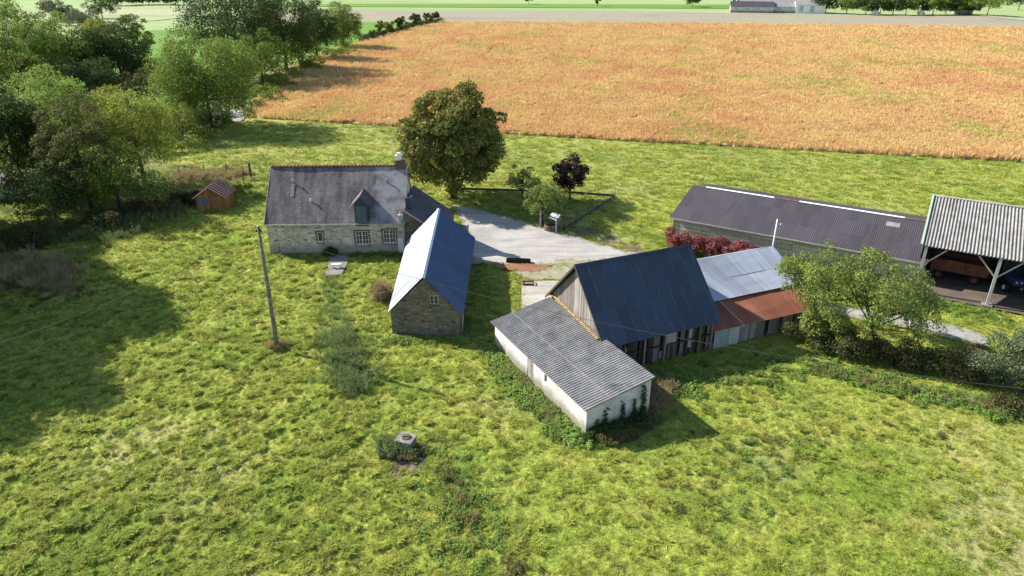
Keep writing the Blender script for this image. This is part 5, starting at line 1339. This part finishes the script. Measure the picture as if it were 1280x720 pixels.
def cable(name, a, b, sagc, rad, label):
    pts = []
    for i in range(41):
        t = i/40; pts.append((a[0]+(b[0]-a[0])*t, a[1]+(b[1]-a[1])*t, a[2]+(b[2]-a[2])*t-4*sagc*t*(1-t)))
    mb = MB(); mb.tube(pts, rad, 5); o = mb.build(name, M['cable'], None); tag(o, label, 'cable'); return o
cable('overhead_cable', (px_+.16, py_, 9.25), (52, 21.8, 9.6), 3.55, .014, 'thin grey cable sagging from the pole over the barns to the right')
cable('overhead_cable', (px_-.16, py_, 9.25), (-56, 18.9, 9.2), 4.2, .014, 'thin dark cable sagging from the pole to the lower left')
x, y = G(961, 336)
Lp = empty('pale_mast', (x, y), 0, 'slim white pole with a small bracket standing between silver roof and long barn', 'pole')
mb = MB(); mb.tube([(0, 0, -.1), (.05, 0, 4.9)], [.075, .06], 8); mb.build('shaft', M['white_paint'], Lp)
mb = MB(); mb.tube([(.05, 0, 4.3), (.45, 0, 4.35)], .025, 6); mb.tube([(.4, 0, 4.2), (.45, 0, 4.5)], [.09, .05], 8); mb.build('bracket', M['zinc'], Lp)

# ------------------------------------------------------------------ concrete well block in the grass
x, y = G(508, 557)
Wl = empty('well_block', (x, y), R(-20), 'square concrete well block with a cracked lid in the grass', 'well')
mb = MB(); mb.box(-.46, .46, -.42, .42, -.3, .50); mb.build('block', M['concrete'], Wl)
mb = MB(); mb.box(-.52, .52, -.48, .48, .503, .58); mb.build('cover_slab', M['concrete'], Wl)
mb = MB(); mb.tube([(.02, .05, .58), (.02, .05, .64)], [.30, .26], 9); mb.beam((-.2, -.05, .67), (.25, .12, .67), .06, .05); mb.build('lid', M['soil'], Wl)
for i, (dx, dy, s) in enumerate([(.75, -.7, .16), (.35, -.95, .12), (1.0, -.2, .1), (-.2, -.9, .09)]):
    mb = MB(); n_ = 9; r6 = random.Random(i)
    pts = [(x+dx+math.cos(k*.7)*s*r6.uniform(.7, 1.2), y+dy+math.sin(k*.7)*s*r6.uniform(.7, 1.1)) for k in range(n_)]
    mb.add([(p[0], p[1], -.02) for p in pts]+[(x+dx+(p[0]-x-dx)*.6, y+dy+(p[1]-y-dy)*.6, s*.8) for p in pts], [(k, (k+1) % n_, n_+(k+1) % n_, n_+k) for k in range(n_)]+[tuple(range(n_, 2*n_))])
    o = mb.build('stone', M['concrete']); tag(o, ['largest pale stone lying right below the well block', 'flat stone below the front corner of the well block', 'small stone right of the well block', 'smallest stone below the well block on its left'][i], 'stone', 'stones around the well block')

# ------------------------------------------------------------------ yard objects
x, y = G(648, 328)
Tg = empty('water_trough', (x, y), R(-6), 'long black trough lying at the edge of the gravel yard', 'trough')
mb = MB(); mb.box(-1.15, 1.15, -.24, -.19, .03, .36); mb.box(-1.15, 1.15, .19, .24, .03, .36); mb.box(-1.15, -1.1, -.19, .19, .03, .36); mb.box(1.1, 1.15, -.19, .19, .03, .36); mb.box(-1.1, 1.1, -.19, .19, .03, .10); mb.build('basin', M['black'], Tg)
x, y = G(660, 356)
Fm = empty('pallet', (x, y), 0, 'small brown wooden frame lying on the pale concrete pad', 'pallet')
mb = MB()
for yy in (-.28, .28): mb.box(-.5, .5, yy-.05, yy+.05, .1, .26)
for xx in (-.5, .5): mb.box(xx-.05, xx+.05, -.33, .33, .262, .30)
mb.build('frame', M['rust_paint'], Fm); mb = MB(); mb.box(-.44, .44, -.22, .22, .10, .16); mb.build('board', M['pale_boards'], Fm)
x, y = G(421, 336)
Bn = empty('stone_bench', (x, y), R(8), 'low white stone bench on the path in front of the farmhouse', 'bench')
mb = MB(); mb.box(-.45, .45, -.16, .16, .42, .50); mb.build('seat', M['white_paint'], Bn)
for xx in (-.34, .34):
    mb = MB(); mb.box(xx-.06, xx+.06, -.13, .13, .05, .418); mb.build('leg', M['white_paint'], Bn)

# ------------------------------------------------------------------ garden fence and well shelter
def fence(name, label, pts, hgt, step, pm, wires=4, kick=True, rp=.04, mesh=False, cat='fence'):
    r0 = empty(name, (pts[0][0], pts[0][1]), 0, label, cat); ox, oy = pts[0]
    wb = MB(); kb = MB()
    for a, b in zip(pts[:-1], pts[1:]):
        L = math.dist(a, b); k = max(1, round(L/step))
        for i in range(k+(b is pts[-1])):
            t = i/k; q = (a[0]+(b[0]-a[0])*t-ox, a[1]+(b[1]-a[1])*t-oy)
            mb = MB(); mb.tube([(q[0], q[1], -.2), (q[0]+random.uniform(-.04, .04), q[1], hgt*random.uniform(.95, 1.06))], [rp, rp*.85], 7); mb.build('post', pm, r0)
        A_ = (a[0]-ox, a[1]-oy); B_ = (b[0]-ox, b[1]-oy)
        for j in range(wires):
            z = hgt*(.95-j*.8/max(1, wires-1)); wb.tube([(*A_, z), ((A_[0]+B_[0])/2, (A_[1]+B_[1])/2, z-.03), (*B_, z)], .010, 4)
        if mesh:
            for i in range(int(L/.25)):
                t = i*.25/L; q = (A_[0]+(B_[0]-A_[0])*t, A_[1]+(B_[1]-A_[1])*t); wb.tube([(*q, .1), (*q, hgt*.95)], .005, 3)
        if kick: kb.beam((*A_, .14), (*B_, .14), .05, .28)
    wb.build('wire', M['wire'], r0)
    if kick: kb.build('base_board', M['post_wood'] if name != 'garden_fence' else M['slate_wood'], r0)
    return r0
fence('garden_fence', 'wire garden fence with dark base boards around the apple and purple trees', [G(572, 237), G(640, 239), G(705, 241), G(769, 246), G(735, 268), G(706, 287)], 1.15, 2.4, M['post_wood'], 3, True, .035, True)
fence('field_fence', 'old wooden post and wire fence running behind the wooden cabin', [G(150, 222), G(225, 218), G(256, 217), G(284, 216), G(305, 220)], 1.35, 3.2, M['post_wood'], 4, False, .06)
g0 = G(314, 222)
fence('wire_fence', 'low mesh fence between the thick corner post and the farmhouse', [(g0[0]+.5, g0[1]), G(338, 222), G(372, 222)], .95, 1.8, M['post_wood'], 4, False, .03, True)
mb = MB(); mb.tube([(g0[0], g0[1], -.2), (g0[0]-.03, g0[1], 2.0)], [.16, .14], 10); o = mb.build('corner_post', M['post_wood']); tag(o, 'thick dark corner post left of the farmhouse roof', 'fence post')
g0 = G(306, 232); mb = MB(); mb.tube([(g0[0], g0[1], -.2), (g0[0]-.08, g0[1], 1.6)], .06, 8); o = mb.build('fence_post', M['post_wood']); tag(o, 'thin leaning post just left of the thick corner post', 'fence post')
x, y = G(688, 288)
Ws = empty('well_shelter', (x, y), R(-32), 'timber well shelter with a small grey tin roof beside the gravel yard', 'well')
for xx, yy, hh in ((-1.35, .2, 1.9), (.95, -.5, 1.75), (1.2, .7, 1.6), (-.9, 1.2, 1.6)):
    mb = MB(); mb.tube([(xx, yy, -.1), (xx, yy, hh)], .075, 8); mb.build('post', M['pale_post'] if yy < .5 else M['post_wood'], Ws)
mb = MB()
for k in range(14):
    a0 = k*2*math.pi/14
    for j in range(3):
        a1 = a0+(.22 if j % 2 else 0); mb.beam((.75*math.cos(a1-.2), .75*math.sin(a1-.2)+.3, .1+j*.2), (.75*math.cos(a1+.2), .75*math.sin(a1+.2)+.3, .1+j*.2), .2, .17)
mb.build('stone_ring', M['stone_brown'], Ws)
mb = MB(); mb.beam((-1.35, .2, 1.75), (.95, -.5, 1.65), .07); mb.beam((-.9, 1.2, 1.5), (1.2, .7, 1.5), .07); mb.build('rail', M['post_wood'], Ws)
mb = MB(); mb.poly((-.1, -.45, 1.50), (1.05, -.7, 1.50), (1.15, .1, 1.95), (.0, .35, 1.95)); mb.poly((.0, .35, 1.95), (1.15, .1, 1.95), (1.25, .8, 1.55), (.1, 1.0, 1.55)); mb.build('tin_roof', M['pale_tin'], Ws)

# ------------------------------------------------------------------ far farm, top right
x, y = G(985, 15.5)
FF = empty('farm_building', (x, y), R(-14), 'long low white farm building with brown grey roofs, far at the top right', 'farm building')
def block(nm, x0, x1, y0, y1, e, r, wm, rm):
    mb = MB(); wall(mb, (x0, y0), (x1, y0), -.5, [(0, e), (x1-x0, e)]); g_ = [(0, e), ((y1-y0)/2, r), (y1-y0, e)]
    wall(mb, (x1, y0), (x1, y1), -.5, g_); wall(mb, (x1, y1), (x0, y1), -.5, [(0, e), (x1-x0, e)]); wall(mb, (x0, y1), (x0, y0), -.5, g_)
    w_ = mb.build('wall', M[wm], FF)
    ym = (y0+y1)/2; k = (r-e)/(ym-y0)
    sheet((x0-.3, y0-.4, e-.4*k), (x1+.3, y0-.4, e-.4*k), (x1+.3, ym, r), (x0-.3, ym, r), 'roof', M[rm], FF, thick=.08)
    sheet((x1+.3, y1+.4, e-.4*k), (x0-.3, y1+.4, e-.4*k), (x0-.3, ym, r-.01), (x1+.3, ym, r-.01), 'roof', M[rm], FF, thick=.08)
    mb = MB()
    for i in range(int((x1-x0)/6)): mb.box(x0+2+i*6, x0+4.2+i*6, y0-.06, y0+.02, .3, e-.8)
    mb.build('window', M['zinc'], w_)
block('a', -32, -8, 0, 14, 2.9, 5.4, 'whitewash', 'dark_sheet'); block('b', -8, 4, 3, 15, 3.0, 5.0, 'whitewash', 'fibre'); block('c', 4, 20, 2, 16, 4.3, 6.4, 'white_paint', 'fibre_pale'); block('d', -26, 6, 20, 34, 3.6, 6.6, 'white_paint', 'fibre')
gcars = 'small white things parked under the far row of trees'
def car(px, py, s, lab, m='white_paint'):
    x, y = G(px, py); root = empty('parked_van', (x, y), random.uniform(-.4, .4), lab, 'van', gcars)
    mb = MB(); mb.box(-2.2*s, 2.2*s, -.9, .9, .4, 1.1); mb.poly((-2.1*s, -.85, 1.1), (1.4*s, -.85, 1.1), (.9*s, -.8, 2.0), (-2.0*s, -.8, 2.0)); mb.poly((.9*s, -.8, 2.0), (1.4*s, -.85, 1.1), (1.4*s, .85, 1.1), (.9*s, .8, 2.0))
    mb.poly((-2.0*s, -.8, 2.0), (.9*s, -.8, 2.0), (.9*s, .8, 2.0), (-2.0*s, .8, 2.0)); mb.poly((-2.1*s, .85, 1.1), (-2.0*s, .8, 2.0), (.9*s, .8, 2.0), (1.4*s, .85, 1.1)); mb.poly((-2.1*s, -.85, 1.1), (-2.0*s, -.8, 2.0), (-2.0*s, .8, 2.0), (-2.1*s, .85, 1.1))
    mb.build('body', M[m], root)
    for xx in (-1.4*s, 1.4*s):
        for yy in (-.85, .85): mb = MB(); mb.tube([(xx, yy-.1, .35), (xx, yy+.1, .35)], .35, 12); mb.build('wheel', M['black'], root)
car(1094, 17.8, 1, 'white van under the left part of the far tree row'); car(1151, 17.9, .9, 'small white van under the right part of the far tree row')
x, y = G(1206, 17)
Hs = empty('distant_house', (x, y), R(-8), 'small pale house with a reddish roof at the right end of the far tree row', 'house')
mb = MB(); wall(mb, (-5, 0), (4, 0), -.4, [(0, 2.2), (9, 2.2)]); wall(mb, (4, 0), (4, 6), -.4, [(0, 2.2), (3, 4), (6, 2.2)]); wall(mb, (-5, 6), (-5, 0), -.4, [(0, 2.2), (3, 4), (6, 2.2)]); mb.build('wall', M['whitewash'], Hs)
sheet((-5.3, -.3, 2.05), (4.3, -.3, 2.05), (4.3, 3, 4.1), (-5.3, 3, 4.1), 'roof', M['ridge_tile'], Hs, thick=.1); sheet((4.3, 6.3, 2.05), (-5.3, 6.3, 2.05), (-5.3, 3, 4.09), (4.3, 3, 4.09), 'roof', M['ridge_tile'], Hs, thick=.1)
